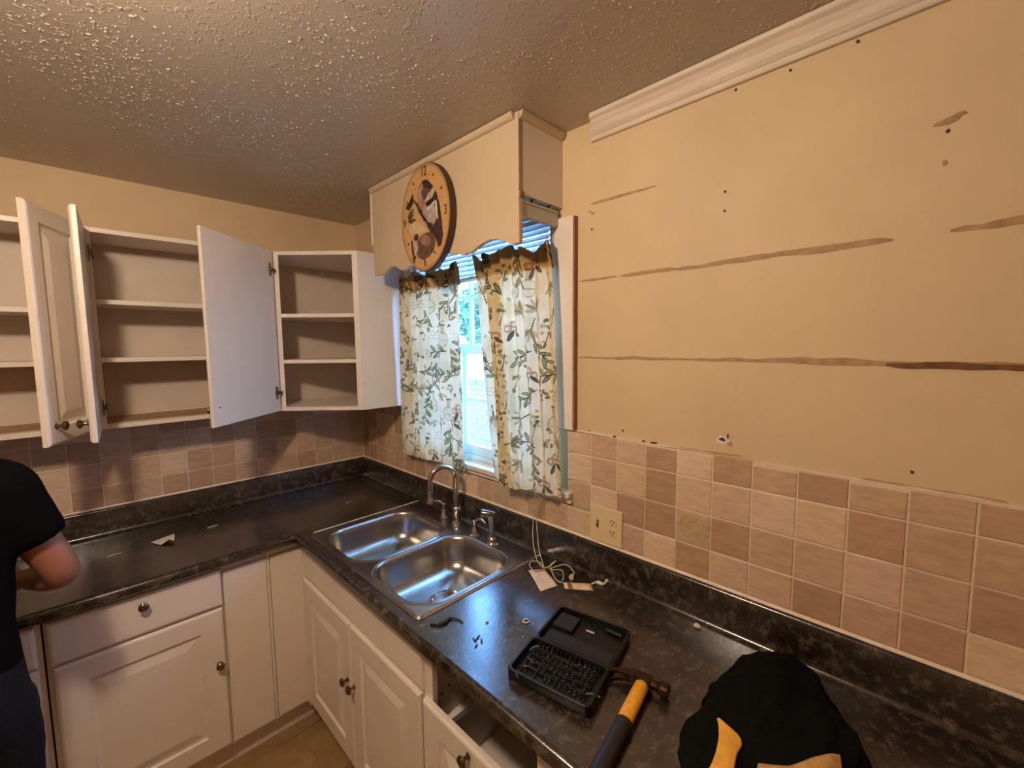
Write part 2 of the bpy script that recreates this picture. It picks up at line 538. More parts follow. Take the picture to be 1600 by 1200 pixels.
# ---- marks left on the painted wall by removed shelving
def ragged_strip(name, mat, y0, y1, z, half, parent, seed, zend=None, d=0.0012, broken=0.0):
    rgs = random.Random(seed); n = max(6, int(abs(y1-y0)/0.02)); up = []; dn = []
    hu = hd = half
    for i in range(n+1):
        t = i/n; y = y0+(y1-y0)*t; zz = z+((zend-z)*t if zend else 0)
        hu = max(0.4*half, min(1.5*half, hu+rgs.uniform(-1, 1)*half*0.42)); hd = max(0.4*half, min(1.4*half, hd+rgs.uniform(-1, 1)*half*0.35))
        e = min(1, 14*min(t, 1-t)+0.3)
        up.append((y, zz+hu*e)); dn.append((y, zz-hd*e))
    loops = [[(-0.0001, u[0], u[1]), (-0.0001, q[0], q[1]), (-d, q[0], q[1]), (-d, u[0], u[1])] for u, q in zip(up, dn)]
    return MB().rings(loops).build(name, mat, parent)
ragged_strip('glue_strip', 'glue_brown', -1.655, -1.80, 1.934, 0.0035, wr, 1)
ragged_strip('glue_strip', 'glue_brown', -1.815, -1.995, 1.9335, 0.0045, wr, 2)
ragged_strip('glue_strip', 'glue_brown', -1.99, -2.468, 1.932, 0.0062, wr, 3)
ragged_strip('glue_strip', 'glue_brown', -2.553, -3.05, 1.935, 0.011, wr, 4)
ragged_strip('glue_strip', 'glue_brown', -1.70, -1.93, 2.1815, 0.003, wr, 5)
ragged_strip('glue_strip', 'glue_brown', -1.645, -3.05, 1.6718, 0.0066, wr, 7)
ragged_strip('glue_strip', 'glue_dark', -2.47, -3.05, 1.6685, 0.0068, wr, 8, d=0.004)
ragged_strip('glue_strip', 'glue_brown', -1.97, -2.19, 1.4075, 0.0035, wr, 9, zend=1.414)
ragged_strip('pale_bead', 'caulk', -1.642, -1.80, 1.4115, 0.0028, wr, 10, d=0.006)
ragged_strip('pale_bead', 'caulk', -1.78, -2.12, 1.4085, 0.0020, wr, 11, d=0.006)
ragged_strip('pale_bead', 'caulk', -2.22, -2.45, 1.4045, 0.0020, wr, 12, d=0.006)
ragged_strip('pale_bead', 'caulk', -2.51, -2.64, 1.4055, 0.0024, wr, 13, d=0.006)
ragged_strip('glue_strip', 'glue_brown', -2.44, -2.66, 1.4075, 0.0028, wr, 14)

def blot(name, mat, y, z, ry, rz, seed, d=0.0012, n=11):
    rgs = random.Random(seed)
    P = []
    for i in range(n):
        a = 2*PI*i/n; q = rgs.uniform(0.6, 1.15)
        P.append((-0.0002, y+ry*q*math.cos(a), z+rz*q*math.sin(a)))
    return MB().prism(P, (-d, 0, 0)).build(name, mat, wr)
for i, (y, z) in enumerate([(-2.388, 2.365), (-2.262, 2.36), (-2.142, 2.365), (-2.124, 2.116), (-2.539, 2.129), (-2.524, 1.438), (-1.704, 2.100), (-1.83, 1.436), (-1.70, 1.4175), (-2.124, 2.067)]):
    blot('nail_hole', 'hole_dark', y, z, 0.0035, 0.0042, 20+i)
blot('gouge', 'glue_brown', -2.535, 2.148, 0.021, 0.007, 41)
blot('gouge', 'glue_brown', -2.552, 2.155, 0.012, 0.006, 42)
blot('smudge', 'glue_brown', -2.537, 2.069, 0.004, 0.007, 43)
blot('gouge', 'drywall_white', -2.143, 1.450, 0.022, 0.014, 44)
blot('gouge', 'glue_brown', -2.158, 1.443, 0.010, 0.007, 45, d=0.0018)
blot('nail_hole', 'hole_dark', -2.138, 1.452, 0.009, 0.006, 46, d=0.0022)
blot('nail_hole', 'hole_dark', -2.152, 1.462, 0.0025, 0.010, 47, d=0.0022)
blot('smudge', 'glue_brown', -1.708, 2.150, 0.009, 0.004, 48)
blot('smudge', 'glue_brown', -1.697, 2.157, 0.008, 0.003, 49)
for i, y in enumerate([-1.80, -1.905, -1.935, -1.945]):
    blot('nail_hole', 'hole_dark', y, 1.412, 0.006, 0.003, 60+i, d=0.006)

# ---- crown moulding
cy0, cy1 = -1.715, -4.2
prof = [(0, 2.374), (-0.010, 2.374), (-0.013, 2.379), (-0.013, 2.386), (-0.018, 2.390), (-0.024, 2.398), (-0.031, 2.412), (-0.040, 2.424), (-0.049, 2.430), (-0.052, 2.434), (-0.052, ZC-0.001), (0, ZC-0.001)]
structure(MB().prism([(x, cy0 - (2.443-z)*(-0.35) - 0.012, z) for x, z in prof], (0, cy1-cy0, 0)).build('trim_1', 'crown_paint', bevel=0.0012, seg=1))

# ---- window
win = structure(bpy.data.objects.new('window_1', None)); C.objects.link(win)
win.location = (0.0, -1.085, WZ0); ORG[win.name] = V(win.location)
fm = MB()
fm.box((0.0, WY0, WZ0), (0.12, WY0+0.028, WZ1)).box((0.0, WY1-0.028, WZ0), (0.12, WY1, WZ1)).box((0.0, WY0, WZ1-0.03), (0.12, WY1, WZ1)).box((0.02, WY0, WZ0), (0.14, WY1, WZ0+0.02))
fm.build('frame', 'sash_white', win, bevel=0.002)
ya, yb = WY0+0.028, WY1-0.028
def sash(x0, x1, z0, z1, rails, ym):
    s = MB()
    s.box((x0, ya, z0), (x1, ya+0.045, z1)).box((x0, yb-0.045, z0), (x1, yb, z1)).box((x0, ya+0.045, z0), (x1, yb-0.045, z0+rails[0])).box((x0, ya+0.045, z1-rails[1]), (x1, yb-0.045, z1))
    so = s.build('sash', 'sash_white', win, bevel=0.003)
    xm = (x0+x1)/2
    for y in ym:
        MB().box((xm-0.009, y-0.010, z0+rails[0]), (xm+0.009, y+0.010, z1-rails[1])).build('muntin', 'sash_white', so, bevel=0.002)
    zm = (z0+rails[0]+z1-rails[1])/2
    MB().box((xm-0.008, ya+0.045, zm-0.008), (xm+0.008, yb-0.045, zm+0.008)).build('muntin', 'sash_white', so, bevel=0.002)
    MB().box((xm-0.002, ya+0.04, z0+0.02), (xm+0.002, yb-0.04, z1-0.02)).build('pane', 'window_glass', so)
sash(0.034, 0.066, WZ0+0.02, 1.715, (0.045, 0.036), (-0.962, -1.245))
sash(0.078, 0.110, 1.690, WZ1-0.03, (0.036, 0.05), (-0.962, -1.245))
# stool and apron under the sash
st = MB().box((-0.036, WY0-0.085, WZ0-0.028), (0.03, WY1+0.02, WZ0-0.004)).build('stool', 'white_paint', win, bevel=0.006)
MB().box((-0.022, WY0-0.085, WZ0-0.048), (-0.0005, WY1+0.02, WZ0-0.028)).build('apron', 'white_paint', win, bevel=0.004)
# casing boards
cs = structure(MB().box((-0.020, -1.640, 1.414), (-0.0005, WY0+0.004, 2.157)).build('trim_2', 'white_paint', bevel=0.002))
MB().box((-0.0202, -1.6475, 1.416), (-0.0005, -1.6402, 2.153)).build('raw_edge', 'raw_wood', cs)
structure(MB().box((-0.020, WY1-0.004, 1.15), (-0.0005, -0.556, 2.157)).build('trim_3', 'white_paint', bevel=0.002))

# ---- raised blind
bl = thing('window_blind', 'white mini blind pulled partly up at the top of the window', 'blind', (-0.004, -1.085, 2.0))
MB().box((-0.006, WY0+0.03, 2.19), (0.026, WY1-0.03, 2.222)).build('headrail', 'headrail_grey', bl, bevel=0.002)
z = 2.172
sl0 = None
for i in range(8):
    zz = 2.176 - i*0.0205
    P = [(0.000, zz-0.010), (0.005, zz-0.003), (0.011, zz+0.004), (0.015, zz+0.012)]
    Q = [(x, q-0.0012) for x, q in reversed(P)]
    MB().prism([(x, ya+0.004, q) for x, q in P+Q], (0, yb-ya-0.008, 0)).build('slat', 'blind_white', bl)
MB().box((-0.004, WY0+0.03, 2.004), (0.022, WY1-0.03, 2.018)).build('bottom_rail', 'headrail_grey', bl, bevel=0.002)
for y in (-0.80, -1.36):
    MB().tube([(-0.003, y, 2.19), (-0.0035, y, 2.01)], 0.001, 5).build('ladder_cord', 'cord_white', bl)

# ------------------------------------------------------------------ valance box over the window
DS, VL, VR = -0.223, -0.636, -1.5807
va = thing('window_valance', 'cream painted box valance with scalloped bottom edge over the sink window', 'valance', (DS, (VL+VR)/2, 2.05))
# front board with scalloped lower edge: (y, z)
edge = [(VL, 2.050), (-0.695, 2.050), (-0.712, 2.044), (-0.735, 2.053), (-0.765, 2.068), (-0.795, 2.073), (-0.830, 2.066), (-0.862, 2.050), (-0.885, 2.043), (-0.915, 2.047), (-0.96, 2.060), (-1.02, 2.071), (-1.08, 2.076), (-1.14, 2.075), (-1.20, 2.068), (-1.25, 2.058), (-1.285, 2.049), (-1.305, 2.046), (-1.318, 2.052), (-1.335, 2.047), (-1.365, 2.057), (-1.40, 2.069), (-1.44, 2.075), (-1.475, 2.071), (-1.51, 2.060), (-1.535, 2.048), (-1.552, 2.043), (VR, 2.043)]
poly = [(DS, y, z) for y, z in edge] + [(DS, VR, ZC-0.001), (DS, VL, ZC-0.001)]
MB().prism(poly, (0.018, 0, 0)).build('front_board', 'cream_paint', va, bevel=0.0015, seg=1)
MB().box((DS+0.018, VR, 2.1945), (-0.001, VR+0.018, ZC-0.001)).build('side_board', 'white_paint', va, bevel=0.001)
MB().box((DS+0.018, VR+0.018, 2.235), (-0.001, VL-0.018, 2.249)).build('bottom_board', 'cream_paint', va)
MB().box((DS+0.018, VL-0.018, 2.181), (-0.001, VL, ZC-0.001)).build('side_board', 'cream_paint', va)
def quarter(p0, d, out, length, r=0.016):
    p0, d, out = V(p0), V(d), V(out); Z = V((0, 0, -1)); P = [p0]
    for i in range(7):
        a = i*PI/12
        P.append(p0 + out*r*math.cos(a) + Z*r*1.25*math.sin(a))
    return MB().prism(P, d*length)
quarter((DS, VL-0.004, ZC-0.002), (0, -1, 0), (-1, 0, 0), VL-VR-0.018).build('top_bead', 'cream_paint', va, smooth=True)
quarter((DS+0.002, VR, ZC-0.002), (1, 0, 0), (0, -1, 0), 0.215, 0.018).build('top_bead', 'cream_paint', va, smooth=True)
MB().box((DS-0.004, VL, 2.190), (DS+0.012, VL+0.010, ZC-0.016)).build('edge_strip', 'white_paint', va, bevel=0.002)
MB().box((DS-0.003, VR-0.003, 2.205), (DS+0.002, VR+0.004, ZC-0.003)).build('edge_strip', 'cream_paint', va, bevel=0.001)
MB().box((DS-0.001, VR-0.008, 2.185), (DS+0.02, VR-0.0005, 2.203)).build('edge_strip', 'raw_wood', va, bevel=0.001)
MB().box((DS+0.018, VR+0.004, 2.128), (-0.021, VR+0.022, 2.172)).build('cleat', 'headrail_grey', va, bevel=0.003)
MB().box((DS+0.018, VR+0.002, 2.172), (-0.021, VR+0.026, 2.180)).build('cleat', 'headrail_grey', va, bevel=0.001)
for x in (-0.15, -0.06):
    MB().box((x, VR+0.006, 2.180), (x+0.012, VR+0.018, 2.236)).build('bracket', 'chrome_dark', va, bevel=0.001)

# ------------------------------------------------------------------ clock
CY, CZ, RY, RZ = -1.103, 2.213, 0.166, 0.204
ck = thing('wall_clock', 'oval brown wooden picture clock hanging on the valance front', 'clock', (DS, CY, CZ-RZ))
loops = []
n = 64
for s_, d in ((0.97, 0.001), (1.0, 0.004), (1.0, 0.026), (0.985, 0.030)):
    loops.append([(DS-d, CY+RY*s_*math.cos(2*PI*i/n), CZ+RZ*s_*math.sin(2*PI*i/n)) for i in range(n)])
MB().rings(loops).build('case', 'clock_rim', ck, smooth=True)

def ell(U, W, cu, cw, a, b, rot=0):
    c, s_ = math.cos(rot), math.sin(rot)
    x, y = U-cu, W-cw
    return ((x*c+y*s_)/a)**2 + ((-x*s_+y*c)/b)**2 < 1
def poly_in(U, W, pts):
    ins = np.zeros(U.shape, bool)
    for i in range(len(pts)):
        x0, y0 = pts[i]; x1, y1 = pts[(i+1) % len(pts)]
        cnd = ((y0 > W) != (y1 > W)) & (U < (x1-x0)*(W-y0)/((y1-y0) if y1 != y0 else 1e-9)+x0)
        ins ^= cnd
    return ins
def vnoise(U, W, sc, seed, octs=3):
    rs = np.random.RandomState(seed); out = np.zeros(U.shape); amp = 1; tot = 0
    for o in range(octs):
        tab = rs.rand(64, 64)
        x = U*sc*2**o; y = W*sc*2**o
        xi = np.floor(x).astype(int); yi = np.floor(y).astype(int); fx = x-xi; fy = y-yi
        fx = fx*fx*(3-2*fx); fy = fy*fy*(3-2*fy)
        t = lambda a, b_: tab[a % 64, b_ % 64]
        out += amp*((t(xi, yi)*(1-fx)+t(xi+1, yi)*fx)*(1-fy)+(t(xi, yi+1)*(1-fx)+t(xi+1, yi+1)*fx)*fy)
        tot += amp; amp *= 0.5
    return out/tot
def attr_mesh(name, Pts, faces, cols, mat, parent, smooth=True):
    org = ORG.get(parent.name, V((0, 0, 0)))
    me = bpy.data.meshes.new(name)
    P = np.asarray(Pts, np.float32) - np.array(org, np.float32)
    F = np.asarray(faces, np.int32)
    me.vertices.add(len(P)); me.vertices.foreach_set('co', P.ravel())
    me.loops.add(F.size); me.loops.foreach_set('vertex_index', F.ravel())
    me.polygons.add(len(F)); me.polygons.foreach_set('loop_start', np.arange(0, F.size, F.shape[1], dtype=np.int32))
    me.update(calc_edges=True)
    ca_ = me.color_attributes.new('print', 'FLOAT_COLOR', 'POINT')
    cc = np.ones((len(P), 4), np.float32); cc[:, :3] = cols
    ca_.data.foreach_set('color', cc.ravel())
    me.materials.append(MATS[mat])
    if smooth:
        me.polygons.foreach_set('use_smooth', np.ones(len(F), bool))
    me.validate()
    o = bpy.data.objects.new(name, me); link(o, parent); ORG[o.name] = org
    return o
# face: polar grid; local coords a in [-1,1] to the viewer's right (= -y), b up
nr, na = 70, 200
R_, A_ = np.meshgrid(np.linspace(0.004, 0.985, nr), np.linspace(0, 2*PI, na, endpoint=False), indexing='ij')
a = R_*np.cos(A_); bb = R_*np.sin(A_)
grain = vnoise(a*1.5, bb*9, 3, 5)
col = np.array([0.50, 0.29, 0.115])[None, None]*(0.80+0.40*grain[..., None])
rim = np.clip((R_-0.90)/0.08, 0, 1)[..., None]
col = col*(1-0.45*rim)
def put(mask, c, k=0.25, seed=1, sc=9):
    global col
    nz = vnoise(a+3, bb+5, sc, seed)[..., None]
    col = np.where(mask[..., None], np.array(c)[None, None]*(1-k+2*k*nz), col)
DK = (0.045, 0.022, 0.018); GY = (0.32, 0.22, 0.20); TN = (0.45, 0.30, 0.15)
# arched dark picture with abstract pale and dark patches
put(poly_in(a, bb, [(-0.30, 0.20), (-0.22, 0.56), (-0.04, 0.68), (0.16, 0.66), (0.34, 0.54), (0.52, 0.34), (0.62, 0.12), (0.68, -0.15), (0.72, -0.42), (0.64, -0.60), (0.52, -0.62), (0.44, -0.46), (0.30, -0.42), (0.12, -0.18), (-0.1, 0.02)]), DK, 0.5, 2)
put(poly_in(a, bb, [(-0.30, 0.20), (-0.24, 0.54), (-0.04, 0.64), (0.02, 0.44), (-0.06, 0.22)]), (0.36, 0.24, 0.17), 0.3, 3)
put(ell(a, bb, 0.10, 0.42, 0.20, 0.11, -0.3), (0.10, 0.055, 0.05), 0.5, 33)
put(ell(a, bb, 0.22, 0.33, 0.26, 0.08, 0.5), (0.40, 0.30, 0.25), 0.6, 4, 16)
put(ell(a, bb, -0.10, 0.27, 0.20, 0.10, -0.3), (0.30, 0.17, 0.12), 0.8, 5, 18)
put(ell(a, bb, 0.25, 0.00, 0.24, 0.22, 0.4), (0.42, 0.33, 0.31), 0.6, 6, 14)
put(ell(a, bb, 0.04, 0.04, 0.14, 0.18, 0.4), (0.30, 0.20, 0.18), 0.7, 7, 14)
put(ell(a, bb, 0.24, -0.20, 0.16, 0.07, -0.4), (0.08, 0.05, 0.08), 0.5, 77)
put(poly_in(a, bb, [(-0.80, 0.32), (-0.62, 0.40), (-0.44, 0.54), (-0.42, 0.36), (-0.50, 0.30), (-0.64, 0.24)]), (0.03, 0.016, 0.016), 0.2, 8)
put(ell(a, bb, -0.54, 0.15, 0.16, 0.08, 0.3), (0.10, 0.055, 0.04), 0.7, 9, 16)
put(ell(a, bb, -0.36, 0.19, 0.12, 0.05, 0.2), (0.40, 0.27, 0.16), 0.5, 99)
put(ell(a, bb, -0.52, 0.02, 0.18, 0.045, -0.1), (0.09, 0.045, 0.025), 0.4, 10)
put(poly_in(a, bb, [(-0.70, -0.05), (-0.36, 0.00), (-0.02, -0.16), (0.10, -0.28), (-0.16, -0.26), (-0.40, -0.22), (-0.58, -0.22)]), (0.50, 0.38, 0.22), 0.3, 11)
put(poly_in(a, bb, [(0.02, -0.22), (0.40, -0.40), (0.38, -0.50), (0.10, -0.36)]), (0.45, 0.32, 0.15), 0.4, 111)
put(ell(a, bb, 0.02, -0.53, 0.40, 0.24, 0.1), (0.11, 0.055, 0.04), 0.8, 12, 12)
put(ell(a, bb, 0.02, -0.42, 0.20, 0.10, -0.2), (0.22, 0.13, 0.095), 0.5, 14)
put(ell(a, bb, -0.36, -0.33, 0.10, 0.08, 0.1), DK, 0.3, 13)
put(ell(a, bb, -0.40, -0.49, 0.10, 0.13, 0.3), (0.40, 0.30, 0.24), 0.9, 16, 22)
put(poly_in(a, bb, [(-0.60, -0.36), (-0.52, -0.34), (-0.42, -0.78), (-0.50, -0.82)]), DK, 0.3, 15)
put(poly_in(a, bb, [(0.08, 0.27), (0.34, 0.30), (0.44, 0.22), (0.30, 0.16), (0.10, 0.19)]), (0.012, 0.008, 0.010), 0.2, 17)
put(poly_in(a, bb, [(0.44, 0.22), (0.50, 0.22), (0.54, -0.10), (0.49, -0.10)]), (0.62, 0.54, 0.46), 0.2, 18)
put(poly_in(a, bb, [(0.08, 0.14), (0.44, 0.24), (0.44, 0.20), (0.12, 0.10)]), (0.58, 0.50, 0.42), 0.2, 19)
put(poly_in(a, bb, [(-0.10, 0.02), (0.30, -0.30), (0.36, -0.27), (-0.06, 0.06)]), (0.03, 0.02, 0.018), 0.2, 20)
Pts = np.stack([np.full(a.shape, DS-0.0305), CY-RY*a, CZ+RZ*bb], -1).reshape(-1, 3)
idx = np.arange(nr*na).reshape(nr, na)
F = np.stack([idx[:-1], np.roll(idx[:-1], -1, 1), np.roll(idx[1:], -1, 1), idx[1:]], -1).reshape(-1, 4)
attr_mesh('face', Pts, F, col.reshape(-1, 3), 'clock_face', ck)
def clock_pt(deg, r, d=0.0315):
    an = math.radians(90-deg)
    return V((DS-d, CY-RY*r*math.cos(an), CZ+RZ*r*math.sin(an)))
for txt, deg, sz in (('12', 2, 0.052), ('3', 90, 0.048), ('6', 180, 0.046), ('9', 270, 0.044)):
    cu = bpy.data.curves.new('numeral', 'FONT'); cu.body = txt; cu.size = sz; cu.align_x = 'CENTER'; cu.align_y = 'CENTER'; cu.extrude = 0.0006
    cu.materials.append(MATS['clock_ink'])
    tmp = bpy.data.objects.new('numeral_curve', cu); C.objects.link(tmp)
    tm = bpy.data.meshes.new_from_object(tmp.evaluated_get(bpy.context.evaluated_depsgraph_get()))
    bpy.data.objects.remove(tmp); bpy.data.curves.remove(cu)
    tm.name = 'numeral'
    t = bpy.data.objects.new('numeral', tm); link(t, ck)
    p = clock_pt(deg, 0.83) - ORG[ck.name]
    t.matrix_local = Matrix(((0, 0, -1, p.x), (-0.8, 0, 0, p.y), (0, 1, 0, p.z), (0, 0, 0, 1)))
for h in (1, 2, 4, 5, 7, 8, 10, 11):
    p = clock_pt(h*30, 0.83); q = clock_pt(h*30, 0.78)
    MB().tube([p, q], 0.0028, 6).build('hour_mark', 'clock_ink', ck)
c0 = V((DS-0.034, CY, CZ))
for deg, ln, wd in ((322, 0.115, 0.0030), (138, 0.135, 0.0022)):
    an = math.radians(90-deg); d = V((0, -math.cos(an), math.sin(an))); s_ = V((0, d.z, -d.y))
    MB().prism([c0-d*0.02-s_*wd, c0-d*0.02+s_*wd, c0+d*ln*0.7+s_*wd*1.5, c0+d*ln, c0+d*ln*0.7-s_*wd*1.5], (-0.0012, 0, 0)).build('clock_hand', 'clock_ink', ck)
MB().lathe([(0.006, 0), (0.006, 0.002), (0.003, 0.003)], c0, (-1, 0, 0), 12).build('hub', 'clock_ink', ck)

# ------------------------------------------------------------------ curtains
def stroke(U, W, pts, r):
    m_ = np.full(U.shape, 9.0)
    for (x0, y0), (x1, y1) in zip(pts[:-1], pts[1:]):
        dx, dy = x1-x0, y1-y0; L2 = dx*dx+dy*dy+1e-12
        t = np.clip(((U-x0)*dx+(W-y0)*dy)/L2, 0, 1)
        m_ = np.minimum(m_, np.hypot(U-x0-t*dx, W-y0-t*dy))
    return m_ < r
def paint_print(U, W, seed):
    """olive sprigs, jars, leaves and scrolls on cream cotton. U, W in metres on the flat cloth"""
    rs = random.Random(seed)
    base = np.array([0.80, 0.70, 0.47])[None, None]*np.ones(U.shape+(1,))
    n1 = vnoise(U+2, W+2, 19, seed); n2 = vnoise(U+7, W+1, 13, seed+9)
    yl = np.clip((n1-0.5)*5, 0, 1)[..., None]; base = base*(1-yl*0.6)+np.array([0.66, 0.50, 0.22])*yl*0.6
    gn = np.clip((n2-0.52)*5, 0, 1)[..., None]; base = base*(1-gn*0.5)+np.array([0.56, 0.56, 0.36])*gn*0.5
    cols = base
    OL, DO, BR, RD, WH, KH = (0.11, 0.12, 0.05), (0.04, 0.04, 0.025), (0.24, 0.12, 0.045), (0.30, 0.10, 0.045), (0.88, 0.84, 0.74), (0.42, 0.34, 0.16)
    def P(mask_fn, c, cu, cw, ext, k=1.0):
        i0 = np.searchsorted(U[0], cu-ext); i1 = np.searchsorted(U[0], cu+ext)
        j0 = np.searchsorted(W[:, 0], cw-ext); j1 = np.searchsorted(W[:, 0], cw+ext)
        if i1 <= i0 or j1 <= j0:
            return
        sl = (slice(j0, j1), slice(i0, i1))
        mk = mask_fn(U[sl], W[sl])[..., None]
        cols[sl] = np.where(mk, cols[sl]*(1-k)+np.array(c)*k, cols[sl])
    u_max, w_max = U.max(), W.max()
    gy, row = 0.02, 0
    while gy < w_max:
        gx = 0.01+(row % 2)*0.033
        while gx < u_max+0.03:
            cu, cw = gx+rs.uniform(-.012, .012), gy+rs.uniform(-.012, .012)
            kind = rs.choice(['sprig', 'sprig', 'leaf', 'jar', 'fruit', 'herb', 'scroll', 'sprig', 'leaf', 'herb'])
            r = rs.uniform(0, 2*PI)
            if kind == 'sprig':
                dx, dy = math.cos(r), math.sin(r)
                stem = [(cu-dx*0.04, cw-dy*0.04), (cu, cw), (cu+dx*0.038, cw+dy*0.03)]
                P(lambda u, q: stroke(u, q, stem, 0.0013), DO, cu, cw, 0.06)
                for k in range(6):
                    t = -0.032+k*0.013; an = r+(1 if k % 2 else -1)*rs.uniform(0.5, 1.0)
                    lx, ly = cu+dx*t+math.cos(an)*0.014, cw+dy*t+math.sin(an)*0.014
                    P(lambda u, q: ell(u, q, lx, ly, 0.0165, 0.0050, an), OL if k % 3 else DO, lx, ly, 0.03, 0.9)
                    P(lambda u, q: ell(u, q, lx, ly, 0.0120, 0.0012, an), (0.5, 0.5, 0.3), lx, ly, 0.03, 0.8)
                for k in range(2):
                    lx, ly = cu+rs.uniform(-.02, .02), cw+rs.uniform(-.02, .02)
                    P(lambda u, q: ell(u, q, lx, ly, 0.0085, 0.0068, r), (0.36, 0.27, 0.10), lx, ly, 0.02)
                    P(lambda u, q: ell(u, q, lx-0.002, ly+0.002, 0.0035, 0.0028, r), WH, lx, ly, 0.02)
            elif kind == 'leaf':
                for k in range(5):
                    an = r+(k-2)*0.55; lx, ly = cu+math.cos(an)*0.016, cw+math.sin(an)*0.016
                    P(lambda u, q: ell(u, q, lx, ly, 0.017, 0.0042, an), BR if k % 2 else KH, lx, ly, 0.03, 0.85)
                P(lambda u, q: stroke(u, q, [(cu, cw), (cu-math.cos(r)*0.03, cw-math.sin(r)*0.03)], 0.0014), DO, cu, cw, 0.05)
            elif kind == 'jar':
                P(lambda u, q: ell(u, q, cu, cw-0.010, 0.019, 0.023) ^ ell(u, q, cu, cw-0.010, 0.0170, 0.021), BR, cu, cw, 0.06, 0.8)
                P(lambda u, q: ell(u, q, cu, cw-0.010, 0.0165, 0.0205), (0.60, 0.54, 0.34), cu, cw, 0.06, 0.55)
                P(lambda u, q: (abs(u-cu) < 0.006) & (abs(q-cw-0.021) < 0.013), KH, cu, cw, 0.06, 0.7)
                P(lambda u, q: (abs(u-cu) < 0.008) & (abs(q-cw-0.036) < 0.003), BR, cu, cw, 0.06, 0.9)
                P(lambda u, q: (abs(u-cu) < 0.014) & (abs(q-cw+0.012) < 0.0012), BR, cu, cw, 0.06, 0.7)
            elif kind == 'fruit':
                for k in range(3):
                    lx, ly = cu+(k-1)*0.015, cw+(k % 2)*0.012
                    P(lambda u, q: ell(u, q, lx, ly, 0.010, 0.0095), RD, lx, ly, 0.02, 0.8)
                    P(lambda u, q: ell(u, q, lx, ly, 0.0075, 0.007), (0.62, 0.44, 0.28), lx, ly, 0.02, 0.8)
                    P(lambda u, q: ell(u, q, lx, ly-0.001, 0.003, 0.003), WH, lx, ly, 0.02, 0.8)
                for k in range(2):
                    an = -0.6-k*1.4; lx, ly = cu+math.cos(an)*0.02, cw+math.sin(an)*0.02
                    P(lambda u, q: ell(u, q, lx, ly, 0.016, 0.005, an), DO, lx, ly, 0.03, 0.9)
            elif kind == 'herb':
                for k in range(11):
                    lx, ly = cu+rs.gauss(0, .014), cw+rs.gauss(0, .014)
                    P(lambda u, q: ell(u, q, lx, ly, 0.0062, 0.0040, rs.uniform(0, 3)), OL if k % 2 else KH, lx, ly, 0.015, 0.85)
                P(lambda u, q: stroke(u, q, [(cu, cw), (cu-0.012, cw-0.04)], 0.0012), DO, cu, cw, 0.05)
            else:
                for k in range(3):
                    pts = [(cu-0.026+i*0.0065, cw+(k-1)*0.010+0.0028*math.sin(i*2.1+k*3)) for i in range(9)]
                    P(lambda u, q: stroke(u, q, pts, 0.0009), BR, cu, cw, 0.05, 0.55)
            gx += 0.066
        gy += 0.056; row += 1
    return np.clip(cols, 0.01, 0.95)

